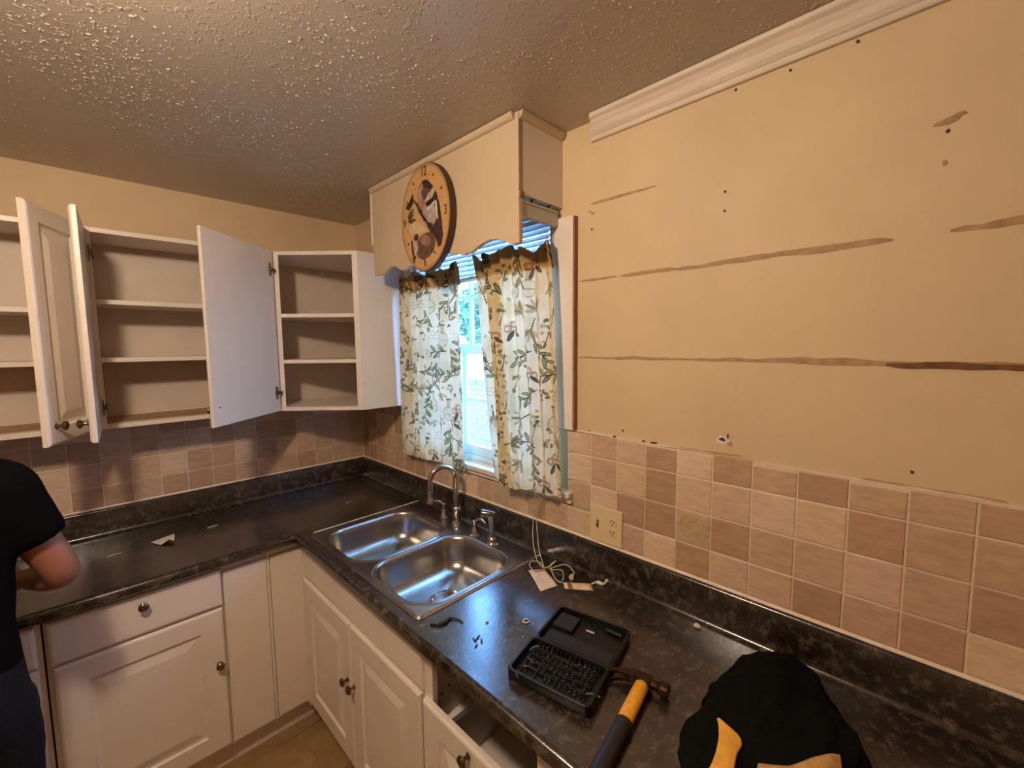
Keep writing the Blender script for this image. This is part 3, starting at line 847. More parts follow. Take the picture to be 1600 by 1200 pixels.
def curtain(name, label, plan, ztop, zbot, lean, seed, group, wave=0.010, freq=20, res=0.0022):
    """plan: polyline (y, x) seen from above at the rod; lean: how far a plan point moves along y at the hem"""
    t = thing(name, label, 'curtain', (plan[0][1], (plan[0][0]+plan[-1][0])/2, zbot), group)
    pl = spline([V((p[0], p[1], 0)) for p in plan], 60)
    pl = [(q.x, q.y) for q in pl]
    d = [0.0]
    for p, q in zip(pl[:-1], pl[1:]):
        d.append(d[-1]+math.hypot(q[0]-p[0], q[1]-p[1]))
    d = np.array(d); L = d[-1]
    nu = int(L/res); nw = int((ztop-zbot)/res)
    su = np.linspace(0, L, nu)
    py = np.interp(su, d, [p[0] for p in pl]); px = np.interp(su, d, [p[1] for p in pl])
    ww = np.linspace(0, 1, nw)                        # 0 hem .. 1 top
    UU, WW = np.meshgrid(su*1.2/1.45, ww*(ztop-zbot)/1.45)      # gathered cloth: print is denser across
    cols = paint_print(UU, WW, seed)
    S_, T_ = np.meshgrid(su/L, ww)
    hdr = np.clip((T_-0.908)/0.012, 0, 1)[..., None]          # print colour multiplied darker and browner along the header
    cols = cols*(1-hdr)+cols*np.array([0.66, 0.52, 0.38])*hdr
    ph = freq*S_*2*PI + 1.2*np.sin(S_*9+seed)
    amp = wave*(0.75+0.35*T_)*np.clip(np.minimum(S_, 1-S_)*14, 0.25, 1)
    rod = np.exp(-((T_-0.914)/0.018)**2)
    amp = amp*(1-0.45*rod)
    X = px[None]+amp*np.sin(ph)+0.006*np.sin(ph*0.37+T_*3+seed)
    Y = py[None]+lean(S_)*(1-T_)+0.004*np.sin(T_*5+S_*20)
    top = np.clip((T_-0.925)/0.075, 0, 1)
    hem = np.clip(1-T_/0.5, 0, 1)
    Z = zbot+T_*(ztop-zbot)+top*(0.011*np.sin(S_*19+seed)+0.009*np.abs(np.sin(S_*41+2*seed))+0.008*np.sin(ph*0.7+1))+hem*0.006*np.sin(S_*7+seed)
    X = X - top*0.006*np.sin(ph*0.5) - 0.012*top*np.sin(S_*31+seed)
    Pts = np.stack([X, Y, Z], -1).reshape(-1, 3)
    idx = np.arange(nw*nu).reshape(nw, nu)
    F = np.stack([idx[:-1, :-1], idx[:-1, 1:], idx[1:, 1:], idx[1:, :-1]], -1).reshape(-1, 4)
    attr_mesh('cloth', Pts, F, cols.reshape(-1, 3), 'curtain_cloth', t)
    # turned-over header: second and third layer of cloth round the rod
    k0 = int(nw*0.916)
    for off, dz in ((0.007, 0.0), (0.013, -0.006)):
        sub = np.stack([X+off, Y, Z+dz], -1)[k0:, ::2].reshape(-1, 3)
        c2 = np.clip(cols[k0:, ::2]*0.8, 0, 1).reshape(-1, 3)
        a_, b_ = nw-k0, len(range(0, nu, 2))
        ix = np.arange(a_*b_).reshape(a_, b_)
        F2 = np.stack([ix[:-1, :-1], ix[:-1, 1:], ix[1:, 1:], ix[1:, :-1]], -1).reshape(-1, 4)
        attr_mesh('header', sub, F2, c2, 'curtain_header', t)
    return t
XC = -0.057
curtain('cafe_curtain', 'olive-print cafe curtain with straight sides, next to the corner cabinet', [(-0.577, XC), (-0.735, XC), (-0.886, XC), (-1.062, XC)],
        2.060, 1.162, lambda s: 0.012-0.028*s, 3, 'printed cafe curtains at the window', 0.0095, 8)
curtain('cafe_curtain', 'olive-print cafe curtain with one edge folded over, next to the bare wall', [(-1.165, XC+0.004), (-1.238, XC+0.003), (-1.322, XC+0.000), (-1.288, XC-0.016), (-1.256, XC-0.018), (-1.278, XC-0.032), (-1.348, XC-0.026), (-1.437, XC-0.014), (-1.580, XC-0.004)],
        2.064, 1.168, lambda s: -0.095+0.05*s, 8, 'printed cafe curtains at the window', 0.0090, 11)
rod = thing('curtain_rod', 'thin white curtain rod carrying the two printed curtains', 'curtain rod', (XC, -1.085, 1.99))
MB().tube([(-0.021, -0.612, 1.990), (XC+0.010, -0.614, 1.990), (XC+0.010, -1.566, 1.990), (-0.021, -1.568, 1.990)], 0.0045, 8).build('rod', 'blind_white', rod, smooth=True)

# ------------------------------------------------------------------ upper cabinets
UZ0, UZ1, UD, PT = 1.4064, 2.1751, 0.2625, 0.018
def wall_cabinet(x0, x1, shelves, label):
    t = thing('wall_cabinet', label, 'cabinet', ((x0+x1)/2, -UD/2, UZ0), 'white wall cabinets')
    MB().box((x0, -UD, UZ0), (x0+PT, -0.008, UZ1)).build('side_panel', 'white_paint', t, bevel=0.001)
    MB().box((x1-PT, -UD, UZ0), (x1, -0.008, UZ1)).build('side_panel', 'white_paint', t, bevel=0.001)
    MB().box((x0+PT, -UD, UZ1-PT), (x1-PT, -0.008, UZ1)).build('top_panel', 'white_paint', t, bevel=0.001)
    MB().box((x0+PT, -UD, UZ0), (x1-PT, -0.008, UZ0+PT)).build('bottom_panel', 'white_paint', t, bevel=0.001)
    MB().box((x0+PT, -UD+0.03, UZ0+PT), (x1-PT, -0.012, UZ0+PT+0.003)).build('shelf_liner', 'wood_liner', t)
    MB().box((x0+PT, -0.013, UZ0+PT), (x1-PT, -0.008, UZ1-PT)).build('back_panel', 'cabinet_inside', t)
    for z in shelves:
        MB().box((x0+PT, -UD+0.012, z-PT), (x1-PT, -0.013, z)).build('shelf', 'white_paint', t, bevel=0.001)
    return t
c1 = wall_cabinet(-1.190, -0.5475, (1.909, 1.684), 'middle white wall cabinet with open empty shelves and one door standing open')
c0 = wall_cabinet(-1.832, -1.191, (1.868, 1.676), 'white wall cabinet above the person, open with a raised panel door')
def open_door(parent, hinge, ang, wd, front_flip, label=None, knob_side=1, knob_z=0.062, raised=True, t=0.019, back=True):
    """hinge: (x, y); ang: direction of the door from the hinge in the plan; front_flip: +1 when the outer face lies to the left of that direction"""
    d = V((math.cos(ang), math.sin(ang), 0)); nrm = V((-d.y, d.x, 0))*front_flip
    z0, z1 = UZ0+0.004, UZ1-0.003
    o = V((hinge[0], hinge[1], z0))
    mb = panel_front(o, d, nrm, wd, z1-z0, t, 0.062 if raised else None)
    dr = mb.build('door', 'white_paint', parent)
    if label:
        dr['label'] = label
    knob(dr, o+d*(wd-0.038)+V((0, 0, knob_z))+nrm*t, nrm)
    return dr, d, nrm, o
def hinge(parent, p, d, nrm, length=0.03):
    """cup plate on the inner face of a door and an arm that reaches the cabinet side"""
    p, d, nrm = V(p), V(d), V(nrm); Z = V((0, 0, 1))
    h = MB().obox(p-d*0.012-Z*0.030-nrm*0.003, d*0.014, Z*0.060, nrm*0.004)
    h.obox(p-d*0.012-Z*0.009-nrm*0.010, d*0.022, Z*0.018, nrm*0.008)
    h.obox(p-d*0.034-Z*0.006-nrm*0.012, d*0.030, Z*0.012, nrm*0.007)
    return h.build('hinge', 'hinge_metal', parent, bevel=0.001)
# raised-panel door of the left cabinet, swung out past square
dA, d_, n_, o_ = open_door(c0, (-1.214, -0.288), math.atan2(-0.276, -0.118), 0.304, +1, 'door with raised panel seen face on')
# its neighbour, hinged on the middle cabinet, seen edge on
dB, d_, n_, o_ = open_door(c1, (-1.187, -0.275), math.atan2(-0.318, -0.021), 0.316, -1, 'door seen edge on')
for zz in (1.493, 2.077):
    hinge(c1, V((-1.180, -0.278, zz)), V((-0.02, -1, 0)), V((-1, 0, 0)))
    MB().box((-1.172, -0.255, zz-0.014), (-1.166, -0.205, zz+0.014)).build('hinge_plate', 'hinge_metal', c1, bevel=0.001)

# corner cabinet with a diagonal opening
CA, CD = 0.5464, 0.2625
cc = thing('corner_wall_cabinet', 'white corner wall cabinet with three open bays and a plain door swung wide', 'cabinet', (-0.28, -0.28, UZ0), 'white wall cabinets')
def penta(z0, z1):
    P = [(-0.008, -0.008), (-CA+PT, -0.008), (-CA+PT, -CD-PT), (-CD-PT, -CA+PT), (-0.008, -CA+PT)]
    return MB().prism([(x, y, z0) for x, y in P], (0, 0, z1-z0))
penta(UZ0, UZ0+PT).build('bottom_panel', 'white_paint', cc, bevel=0.001)
penta(UZ1-PT, UZ1).build('top_panel', 'white_paint', cc, bevel=0.001)
for z in (1.880, 1.657):
    e = 0.012
    P = [(-0.014, -0.014), (-CA+PT, -0.014), (-CA+PT, -CD-e), (-CA+PT+0.02, -CD-0.02-e*0.2), (-CD-0.02-e*0.2, -CA+PT+0.02), (-CD-e, -CA+PT), (-0.014, -CA+PT)]
    MB().prism([(x, y, z-PT) for x, y in P], (0, 0, PT)).build('shelf', 'white_paint', cc, bevel=0.001)
MB().prism([(-CA+0.0005, -CD, UZ0), (-CA+PT, -CD-PT, UZ0), (-CA+PT, -0.008, UZ0), (-CA+0.0005, -0.008, UZ0)], (0, 0, UZ1-UZ0)).build('side_panel', 'white_paint', cc, bevel=0.001)
MB().prism([(-CD, -CA, UZ0), (-0.008, -CA, UZ0), (-0.008, -CA+PT, UZ0), (-CD-PT, -CA+PT, UZ0)], (0, 0, UZ1-UZ0)).build('side_panel', 'white_paint', cc, bevel=0.001)
MB().box((-CA+PT, -0.013, UZ0+PT), (-0.013, -0.008, UZ1-PT)).build('back_panel', 'cabinet_inside', cc)
MB().box((-0.013, -CA+PT, UZ0+PT), (-0.008, -0.013, UZ1-PT)).build('back_panel', 'cabinet_inside', cc)
dC, d_, n_, o_ = open_door(cc, (-0.5535, -0.2785), math.atan2(-0.303, -0.336), 0.443, -1, 'plain door showing its bare white inner face')
for zz in (1.500, 2.083):
    hinge(cc, o_+d_*0.030+V((0, 0, zz-UZ0-0.004)), d_, n_)
MB().lathe([(0.0035, 0), (0.0035, 0.0008)], o_+d_*(0.443-0.036)+V((0, 0, 0.074))-n_*0.0003, -n_, 10).build('screw', 'hole_dark', cc)

# ------------------------------------------------------------------ base cabinets
FD = -0.588
def base_carcass(t, axis, a0, a1, inner=True):
    """axis 'x': on the back wall; 'y': on the right wall. a0<a1"""
    def bx(p0, p1, nm, mat='white_paint', bv=0.001):
        (aa, d0, z0), (ab, d1, z1) = p0, p1
        if axis == 'x':
            return MB().box((aa, d0, z0), (ab, d1, z1)).build(nm, mat, t, bevel=bv)
        return MB().box((d0, aa, z0), (d1, ab, z1)).build(nm, mat, t, bevel=bv)
    bx((a0, FD+0.018, 0.10), (a0+0.016, -0.01, 0.872), 'side_panel', 'cabinet_inside')
    bx((a1-0.016, FD+0.018, 0.10), (a1, -0.01, 0.872), 'side_panel', 'cabinet_inside')
    bx((a0+0.016, FD+0.018, 0.10), (a1-0.016, -0.01, 0.116), 'bottom_panel', 'cabinet_inside')
    bx((a0+0.016, -0.018, 0.116), (a1-0.016, -0.01, 0.872), 'back_panel', 'cabinet_inside')
    bx((a0, -0.545, 0.0), (a1, -0.527, 0.10), 'toe_kick')
    bx((a0, FD, 0.10), (a0+0.030, FD+0.018, 0.872), 'face_frame')
    bx((a1-0.030, FD, 0.10), (a1, FD+0.018, 0.872), 'face_frame')
    bx((a0+0.030, FD, 0.10), (a1-0.030, FD+0.018, 0.135), 'face_frame')
    bx((a0+0.030, FD, 0.842), (a1-0.030, FD+0.018, 0.872), 'face_frame')
    return bx
# left run
b1 = thing('base_cabinet', 'white base cabinet with one drawer above one raised panel door, beside the person', 'cabinet', (-1.136, -0.30, 0), 'white base cabinets')
bx = base_carcass(b1, 'x', -1.375, -0.897)
bx((-1.345, FD, 0.688), (-0.927, FD+0.018, 0.725), 'face_frame')
dr = panel_front((-1.367, FD, 0.712), (1, 0, 0), (0, -1, 0), 0.465, 0.146, 0.019).build('drawer', 'white_paint', b1)
knob(dr, (-1.136, FD-0.019, 0.820), (0, -1, 0))
dr = panel_front((-1.362, FD, 0.122), (1, 0, 0), (0, -1, 0), 0.458, 0.580, 0.019, 0.080).build('door', 'white_paint', b1)
knob(dr, (-0.928, FD-0.019, 0.482), (0, -1, 0))
b0 = thing('base_cabinet', 'white base cabinet half hidden behind the person in black', 'cabinet', (-1.62, -0.30, 0), 'white base cabinets')
bx = base_carcass(b0, 'x', -1.870, -1.380)
bx((-1.84, FD, 0.688), (-1.41, FD+0.018, 0.725), 'face_frame')
dr = panel_front((-1.862, FD, 0.726), (1, 0, 0), (0, -1, 0), 0.470, 0.132, 0.019).build('drawer', 'white_paint', b0)
knob(dr, (-1.62, FD-0.019, 0.79), (0, -1, 0))
dr = panel_front((-1.862, FD, 0.122), (1, 0, 0), (0, -1, 0), 0.470, 0.594, 0.019, 0.080).build('door', 'white_paint', b0)
knob(dr, (-1.43, FD-0.019, 0.48), (0, -1, 0))
# blind corner
b2 = thing('corner_base_cabinet', 'white blind corner base unit closed by two plain filler panels', 'cabinet', (-0.74, -0.57, 0), 'white base cabinets')
MB().box((-0.896, FD+0.002, 0.10), (-0.588, FD+0.018, 0.872)).build('face_frame', 'white_paint', b2)
MB().box((-0.894, FD-0.010, 0.118), (-0.741, FD+0.002, 0.842)).build('filler_panel', 'white_paint', b2, bevel=0.003)
MB().box((-0.727, FD-0.010, 0.118), (-0.602, FD+0.002, 0.842)).build('filler_panel', 'white_paint', b2, bevel=0.003)
MB().box((-0.739, FD-0.006, 0.110), (-0.729, FD+0.002, 0.870)).build('stile', 'white_paint', b2, bevel=0.002)
MB().box((-0.603, -0.6145, 0.10), (-0.586, -0.586, 0.872)).build('corner_post', 'white_paint', b2)
MB().box((-0.896, -0.545, 0.0), (-0.528, -0.527, 0.10)).build('toe_kick', 'white_paint', b2)
# sink base
b3 = thing('sink_base_cabinet', 'white sink base cabinet with two raised panel doors below a plain front', 'cabinet', (-0.30, -1.075, 0), 'white base cabinets')
bx = base_carcass(b3, 'y', -1.540, -0.615)
bx((-1.51, FD, 0.688), (-0.646, FD+0.018, 0.725), 'face_frame')
panel_front((FD, -0.6155, 0.711), (0, -1, 0), (-1, 0, 0), 0.9165, 0.144, 0.012).build('false_front', 'white_paint', b3)
d1 = panel_front((FD, -0.6155, 0.122), (0, -1, 0), (-1, 0, 0), 0.452, 0.583, 0.019, 0.082).build('door', 'white_paint', b3)
knob(d1, (FD-0.019, -1.040, 0.474), (-1, 0, 0))
d2 = panel_front((FD, -1.070, 0.122), (0, -1, 0), (-1, 0, 0), 0.460, 0.583, 0.019, 0.082).build('door', 'white_paint', b3)
knob(d2, (FD-0.019, -1.093, 0.474), (-1, 0, 0))
# cabinet with the missing drawer
b4 = thing('drawer_base_cabinet', 'white base cabinet with its top drawer missing and the dark cavity showing', 'cabinet', (-0.30, -1.77, 0), 'white base cabinets')
bx = base_carcass(b4, 'y', -2.000, -1.541)
dr = panel_front((FD, -1.5415, 0.122), (0, -1, 0), (-1, 0, 0), 0.454, 0.578, 0.019, 0.082).build('door', 'white_paint', b4)
knob(dr, (FD-0.019, -1.752, 0.672), (-1, 0, 0))
MB().box((FD+0.03, -1.580, 0.592), (-0.10, -1.557, 0.612)).build('drawer_runner', 'white_paint', b4, bevel=0.001)
MB().box((FD+0.03, -1.984, 0.592), (-0.10, -1.961, 0.612)).build('drawer_runner', 'white_paint', b4, bevel=0.001)
MB().box((FD+0.06, -1.984, 0.402), (-0.02, -1.557, 0.420)).build('shelf', 'white_paint', b4)
for x, z, r in ((-0.545, 0.772, 0.004), (-0.528, 0.748, 0.009), (-0.520, 0.700, 0.004), (-0.547, 0.690, 0.004)):
    MB().lathe([(r, 0), (r, 0.0015), (r*0.5, 0.002)], (x, -1.5568, z), (0, -1, 0), 10).build('screw_hole', 'hole_dark', b4)
MB().lathe([(0.006, 0), (0.005, 0.006), (0, 0.007)], (-0.521, -1.557, 0.752), (0, -1, 0), 10).build('screw', 'chrome', b4, smooth=True)
b5 = thing('base_cabinet', 'white base cabinet under the counter end nearest the camera', 'cabinet', (-0.30, -2.4, 0), 'white base cabinets')
bx = base_carcass(b5, 'y', -2.80, -2.001)
panel_front((FD, -2.010, 0.122), (0, -1, 0), (-1, 0, 0), 0.385, 0.733, 0.019, 0.082).build('door', 'white_paint', b5)
panel_front((FD, -2.400, 0.122), (0, -1, 0), (-1, 0, 0), 0.385, 0.733, 0.019, 0.082).build('door', 'white_paint', b5)

# ------------------------------------------------------------------ countertop
ZT, ZU, DC = 0.914, 0.876, 0.635
XE, YE = -1.885, -2.815
CUT = (-0.580, -0.040, -1.500, -0.690)        # sink cut-out x0,x1,y0,y1
ct = thing('countertop', 'dark mottled laminate L-shaped countertop with backsplash', 'countertop', (-0.4, -0.6, ZT))
mb = MB()
r = 0.016
prf = [(0.0, ZT)]
for i in range(1, 7):
    an = PI/2 - i*PI/12
    prf.append((r*math.cos(an)-0.0, ZT-r+r*math.sin(an)))
prf = [(DC-r+p, q) for p, q in prf] + [(DC, ZU+0.006), (DC-0.006, ZU), (DC-0.05, ZU)]
path = [((XE, 0), (0, -1)), ((0, 0), (-1, -1)), ((0, YE), (-1, 0))]     # wall point, offset direction
loops = []
for (px_, py_), (ox, oy) in path:
    loops.append([(px_+ox*d, py_+oy*d, z) for d, z in prf])
mb.rings(loops, False, False, closed=False)
e = DC-r
x0, x1, y0, y1 = CUT
def quad(a_, b_, c_, d2_):
    mb.add([(*p, ZT) for p in (a_, b_, c_, d2_)], [(0, 1, 2, 3)])
quad((XE, -e), (-e, -e), (-e, 0), (XE, 0))
quad((-e, y1), (0, y1), (0, 0), (-e, 0))
quad((-e, y0), (x0, y0), (x0, y1), (-e, y1))
quad((x1, y0), (0, y0), (0, y1), (x1, y1))
quad((-e, YE), (0, YE), (0, y0), (-e, y0))
for (pa, pb) in (((x0, y0), (x0, y1)), ((x0, y1), (x1, y1)), ((x1, y1), (x1, y0)), ((x1, y0), (x0, y0))):
    mb.add([(*pa, ZT), (*pb, ZT), (*pb, ZU), (*pa, ZU)], [(0, 1, 2, 3)])
o = mb.build('top', 'laminate', ct, smooth=True)
bs = [(0.001, ZT), (0.001, ZB-0.002), (0.012, ZB-0.002), (0.017, ZB-0.005), (0.019, ZB-0.010), (0.0195, ZT+0.018), (0.0203, ZT+0.012), (0.0222, ZT+0.0075), (0.0255, ZT+0.004), (0.030, ZT+0.0015), (0.036, ZT+0.0004), (0.036, ZT-0.002)]
MB().rings([[(px_+ox*d, py_+oy*d, z) for d, z in bs] for (px_, py_), (ox, oy) in path]).build('backsplash', 'laminate', ct, smooth=True)
ckb = [(0.0015, ZB-0.002), (0.0015, ZB+0.006), (0.006, ZB+0.005), (0.010, ZB-0.0005), (0.010, ZB-0.002)]
MB().rings([[(px_+ox*d, py_+oy*d, z) for d, z in ckb] for (px_, py_), (ox, oy) in path]).build('caulk_line', 'caulk', ct)

# ------------------------------------------------------------------ sink
sk = thing('kitchen_sink', 'stainless steel double bowl drop-in sink in the dark countertop', 'sink', (-0.31, -1.092, ZT))
def rrect(x0, x1, y0, y1, r, z, off=0.0, n=10):
    x0 -= off; x1 += off; y0 -= off; y1 += off; r = max(0.004, r+off); P = []
    for cx, cy, a0 in ((x1-r, y1-r, 0), (x0+r, y1-r, PI/2), (x0+r, y0+r, PI), (x1-r, y0+r, 1.5*PI)):
        for i in range(n+1):
            an = a0+i*PI/2/n
            P.append((cx+r*math.cos(an), cy+r*math.sin(an), z))
    return P
ZR = ZT+0.0055
OUT = (-0.592, -0.030, -1.512, -0.674)
BW = [(-0.562, -0.150, -1.086, -0.732), (-0.562, -0.148, -1.478, -1.128)]
bm = bmesh.new()
def loop_edges(P):
    vs = [bm.verts.new(p) for p in P]
    return [bm.edges.new((vs[i], vs[(i+1) % len(vs)])) for i in range(len(vs))]
ed = loop_edges(rrect(*OUT, 0.022, ZR, -0.013))
for bw in BW:
    ed += loop_edges(rrect(*bw, 0.095, ZR, 0.018))
bmesh.ops.triangle_fill(bm, use_beauty=True, use_dissolve=False, edges=ed)
mb = MB()
bm.verts.index_update()
mb.add([v_.co[:] for v_ in bm.verts], [[v_.index for v_ in f.verts] for f in bm.faces])
bm.free()
mb.rings([rrect(*OUT, 0.022, z, o_) for z, o_ in ((ZT+0.0005, 0.0), (ZT+0.0018, 0.0), (ZR+0.0018, -0.008), (ZR+0.0016, -0.0095), (ZR, -0.013))], False, False)
bowls = []
for bw in BW:
    L = [rrect(*bw, 0.095, z, o_) for z, o_ in ((ZR, 0.018), (ZR+0.0022, 0.015), (ZR+0.0022, 0.013), (ZR, 0.010), (ZR, 0.006), (ZR+0.0015, 0.003), (ZR-0.001, 0.0), (ZR-0.008, -0.004), (ZT-0.045, -0.009), (ZT-0.085, -0.016), (ZT-0.105, -0.026), (ZT-0.119, -0.044), (ZT-0.126, -0.075))]
    cx = (bw[0]+bw[1])/2+0.012; cy = (bw[2]+bw[3])/2+(0.0)
    nn = len(L[0])
    # pull in towards a round drain
    last = [V(p) for p in L[-1]]
    ring = []
    for p in last:
        d = V((p.x-cx, p.y-cy, 0)); d.normalize()
        ring.append((cx+d.x*0.056, cy+d.y*0.056, ZT-0.129))
    ring2 = [(cx+(p[0]-cx)*0.86, cy+(p[1]-cy)*0.86, ZT-0.136) for p in ring]
    mb.rings(L+[ring, ring2], False, False)
    bowls.append((cx, cy))
mb.build('basin', 'stainless', sk, smooth=True)
MB().rings([[(x, -0.6755+dy, ZT+dz) for dy, dz in ((0, 0.0004), (0.0085, 0.0004), (0.0075, 0.004), (0.004, 0.007), (0, 0.0062))] for x in (-0.570, -0.045)]).build('pale_bead', 'white_paint', sk, smooth=True)  # white raised strip along the left edge of the sink rim
for cx, cy in bowls:
    dn = MB().lathe([(0.057, 0.0), (0.057, 0.0022), (0.050, 0.003), (0.043, -0.002), (0.040, -0.022), (0.0, -0.024)], (cx, cy, ZT-0.1290), (0, 0, 1), 28).build('drain', 'chrome', sk, smooth=True)
    MB().lathe([(0.034, 0), (0.036, 0.003), (0.030, 0.006), (0.008, 0.004), (0.007, 0.012), (0, 0.013)], (cx, cy, ZT-0.149), (0, 0, 1), 22).build('strainer', 'chrome_dark', dn, smooth=True)

# faucet
ZD = ZR
fa = thing('kitchen_faucet', 'chrome gooseneck faucet with two lever handles on the sink deck', 'faucet', (-0.075, -1.034, ZD))
bp_ = V((-0.084, -1.046, 0)); tp = V((-0.200, -1.012, 0)); hd = (tp-bp_); R2 = hd.length/2; hd.normalize()
MB().lathe([(0.024, 0), (0.024, 0.004), (0.019, 0.010), (0.016, 0.018), (0.015, 0.060), (0.017, 0.064), (0.019, 0.069), (0.017, 0.074), (0.0125, 0.080)], (bp_.x, bp_.y, ZD), (0, 0, 1), 22).build('base', 'chrome', fa, smooth=True)
pth = [bp_+V((0, 0, z)) for z in (ZD+0.07, 1.02, 1.06, 1.10, 1.128)]
for i in range(1, 17):
    an = PI*i/16
    pth.append(bp_+hd*(R2-R2*math.cos(an))+V((0, 0, 1.128+R2*math.sin(an))))
pth += [tp+V((0, 0, 1.10)), tp+V((0, 0, 1.085))]
rad = [0.0118]*len(pth)
MB().tube(pth, rad, 14).build('spout', 'chrome', fa, smooth=True)
MB().lathe([(0.0125, 0), (0.0135, -0.006), (0.012, -0.012), (0.0115, -0.035), (0.014, -0.040), (0.0145, -0.052), (0.012, -0.056), (0, -0.056)], (tp.x, tp.y, 1.090), (0, 0, 1), 18).build('spout_tip', 'chrome', fa, smooth=True)
for (hx, hy), dirv, up in (((-0.080, -0.945), V((-0.55, 0.83, 0)), 0.012), ((-0.108, -1.198), V((0.25, -0.97, 0)), 0.004)):
    h = MB().lathe([(0.022, 0), (0.022, 0.004), (0.017, 0.008), (0.018, 0.016), (0.014, 0.024), (0.010, 0.042), (0.009, 0.052), (0.011, 0.056), (0.010, 0.064), (0, 0.067)], (hx, hy, ZD), (0, 0, 1), 20).build('handle', 'chrome', fa, smooth=True)
    p = V((hx, hy, ZD+0.058))
    MB().tube(spline([p, p+dirv*0.015+V((0, 0, 0.014)), p+dirv*0.035+V((0, 0, 0.018)), p+dirv*0.055+V((0, 0, up))], 6), [0.005]*12+[0.0048]*4+[0.0055]*3, 10).build('lever', 'chrome', h, smooth=True)
sp = thing('side_sprayer', 'chrome pull-out side sprayer standing beside the faucet', 'sprayer', (-0.112, -1.312, ZD))
q = V((-0.112, -1.312, ZD))
MB().lathe([(0.024, 0), (0.024, 0.004), (0.017, 0.010), (0.015, 0.020), (0.017, 0.026), (0.014, 0.030)], q, (0, 0, 1), 20).build('base', 'chrome', sp, smooth=True)
MB().tube([q+V((0, 0, 0.028)), q+V((0.0, 0.002, 0.06)), q+V((0, 0.004, 0.10)), q+V((0, 0.006, 0.116))], [0.0115, 0.0125, 0.0125, 0.014], 14).build('wand', 'chrome', sp, smooth=True)
hq = q+V((0, 0.006, 0.122))
MB().lathe([(0.010, -0.024), (0.0135, -0.020), (0.0145, 0.0), (0.0165, 0.034), (0.014, 0.041), (0, 0.042)], hq, (-0.62, 0.78, 0.12), 18).build('spray_head', 'chrome_dark', sp, smooth=True)

# ------------------------------------------------------------------ outlet
ol = thing('wall_outlet', 'ivory double wall plate with a toggle switch and a duplex socket on the tiles', 'wall plate', (-0.012, -1.774, 1.033))
ya_, yb_, za_, zb_ = -1.838, -1.711, 1.0375, 1.164
MB().prism([(-0.0065, ya_, za_), (-0.0065, yb_, za_), (-0.0065, yb_, zb_), (-0.0065, ya_, zb_)], (-0.006, 0, 0)).build('plate', 'outlet_ivory', ol, bevel=0.0035, seg=3)
MB().box((-0.0145, -1.7475, 1.088), (-0.0125, -1.7395, 1.114)).build('switch_slot', 'hole_dark', ol)
MB().obox((-0.013, -1.7465, 1.100), (0, 0.006, 0), (-0.011, 0, 0.008), (0, 0, 0.009)).build('toggle', 'outlet_ivory', ol, bevel=0.001)
for zc_ in (1.083, 1.119):
    rc = MB().lathe([(0.0165, 0), (0.0165, 0.0018), (0.015, 0.0025)], (-0.0124, -1.803, zc_), (-1, 0, 0), 20).build('receptacle', 'outlet_ivory', ol)
    for dy in (-0.0062, 0.0062):
        MB().box((-0.0153, -1.803+dy-0.0016, zc_), (-0.0147, -1.803+dy+0.0016, zc_+0.0085)).build('slot', 'hole_dark', rc)
    MB().lathe([(0.0028, 0), (0.0028, 0.0006)], (-0.0147, -1.803, zc_-0.0075), (-1, 0, 0), 10).build('slot', 'hole_dark', rc)

# ------------------------------------------------------------------ blind cord with tags
cd = thing('blind_cord', 'pale blind pull cords hanging over the backsplash to the counter', 'cord', (-0.10, -1.55, ZT))
zt = ZT+0.0025
MB().tube(spline([(-0.062, -1.500, 1.16), (-0.024, -1.455, 1.030), (-0.033, -1.460, 0.985), (-0.050, -1.480, 0.940), (-0.085, -1.530, zt), (-0.110, -1.575, zt)], 8), 0.0017, 6).build('cord', 'cord_white', cd, smooth=True)
MB().tube(spline([(-0.060, -1.510, 1.16), (-0.024, -1.473, 1.030), (-0.033, -1.485, 0.985), (-0.048, -1.505, 0.940), (-0.080, -1.550, zt), (-0.110, -1.585, zt)], 8), 0.0017, 6).build('cord', 'cord_white', cd, smooth=True)
MB().tube(spline([(-0.110, -1.580, zt), (-0.095, -1.555, zt+0.004), (-0.112, -1.530, zt+0.010), (-0.135, -1.535, zt+0.006), (-0.148, -1.560, zt+0.001), (-0.155, -1.575, zt)], 8), 0.0016, 6).build('cord', 'cord_white', cd, smooth=True)
MB().tube(spline([(-0.110, -1.580, zt), (-0.090, -1.590, zt+0.002), (-0.060, -1.598, zt+0.015), (-0.085, -1.592, zt+0.004), (-0.125, -1.640, zt), (-0.140, -1.668, zt), (-0.138, -1.690, zt)], 8), 0.0017, 6).build('cord', 'cord_white', cd, smooth=True)
MB().tube(spline([(-0.100, -1.600, zt), (-0.060, -1.625, zt+0.010), (-0.055, -1.655, zt+0.012), (-0.068, -1.685, zt+0.006), (-0.085, -1.695, zt+0.006)], 8), 0.0016, 6).build('cord', 'cord_white', cd, smooth=True)
MB().tube(spline([(-0.100, -1.610, zt), (-0.085, -1.640, zt+0.006), (-0.105, -1.668, zt+0.004), (-0.128, -1.680, zt)], 8), 0.0016, 6).build('cord', 'cord_white', cd, smooth=True)
MB().lathe([(0.003, 0), (0.0045, 0.003), (0.0085, 0.020), (0.0085, 0.024), (0, 0.025)], (-0.080, -1.690, zt+0.007), (-0.80, -0.30, -0.02), 14).build('tassel', 'tassel_ivory', cd, smooth=True)
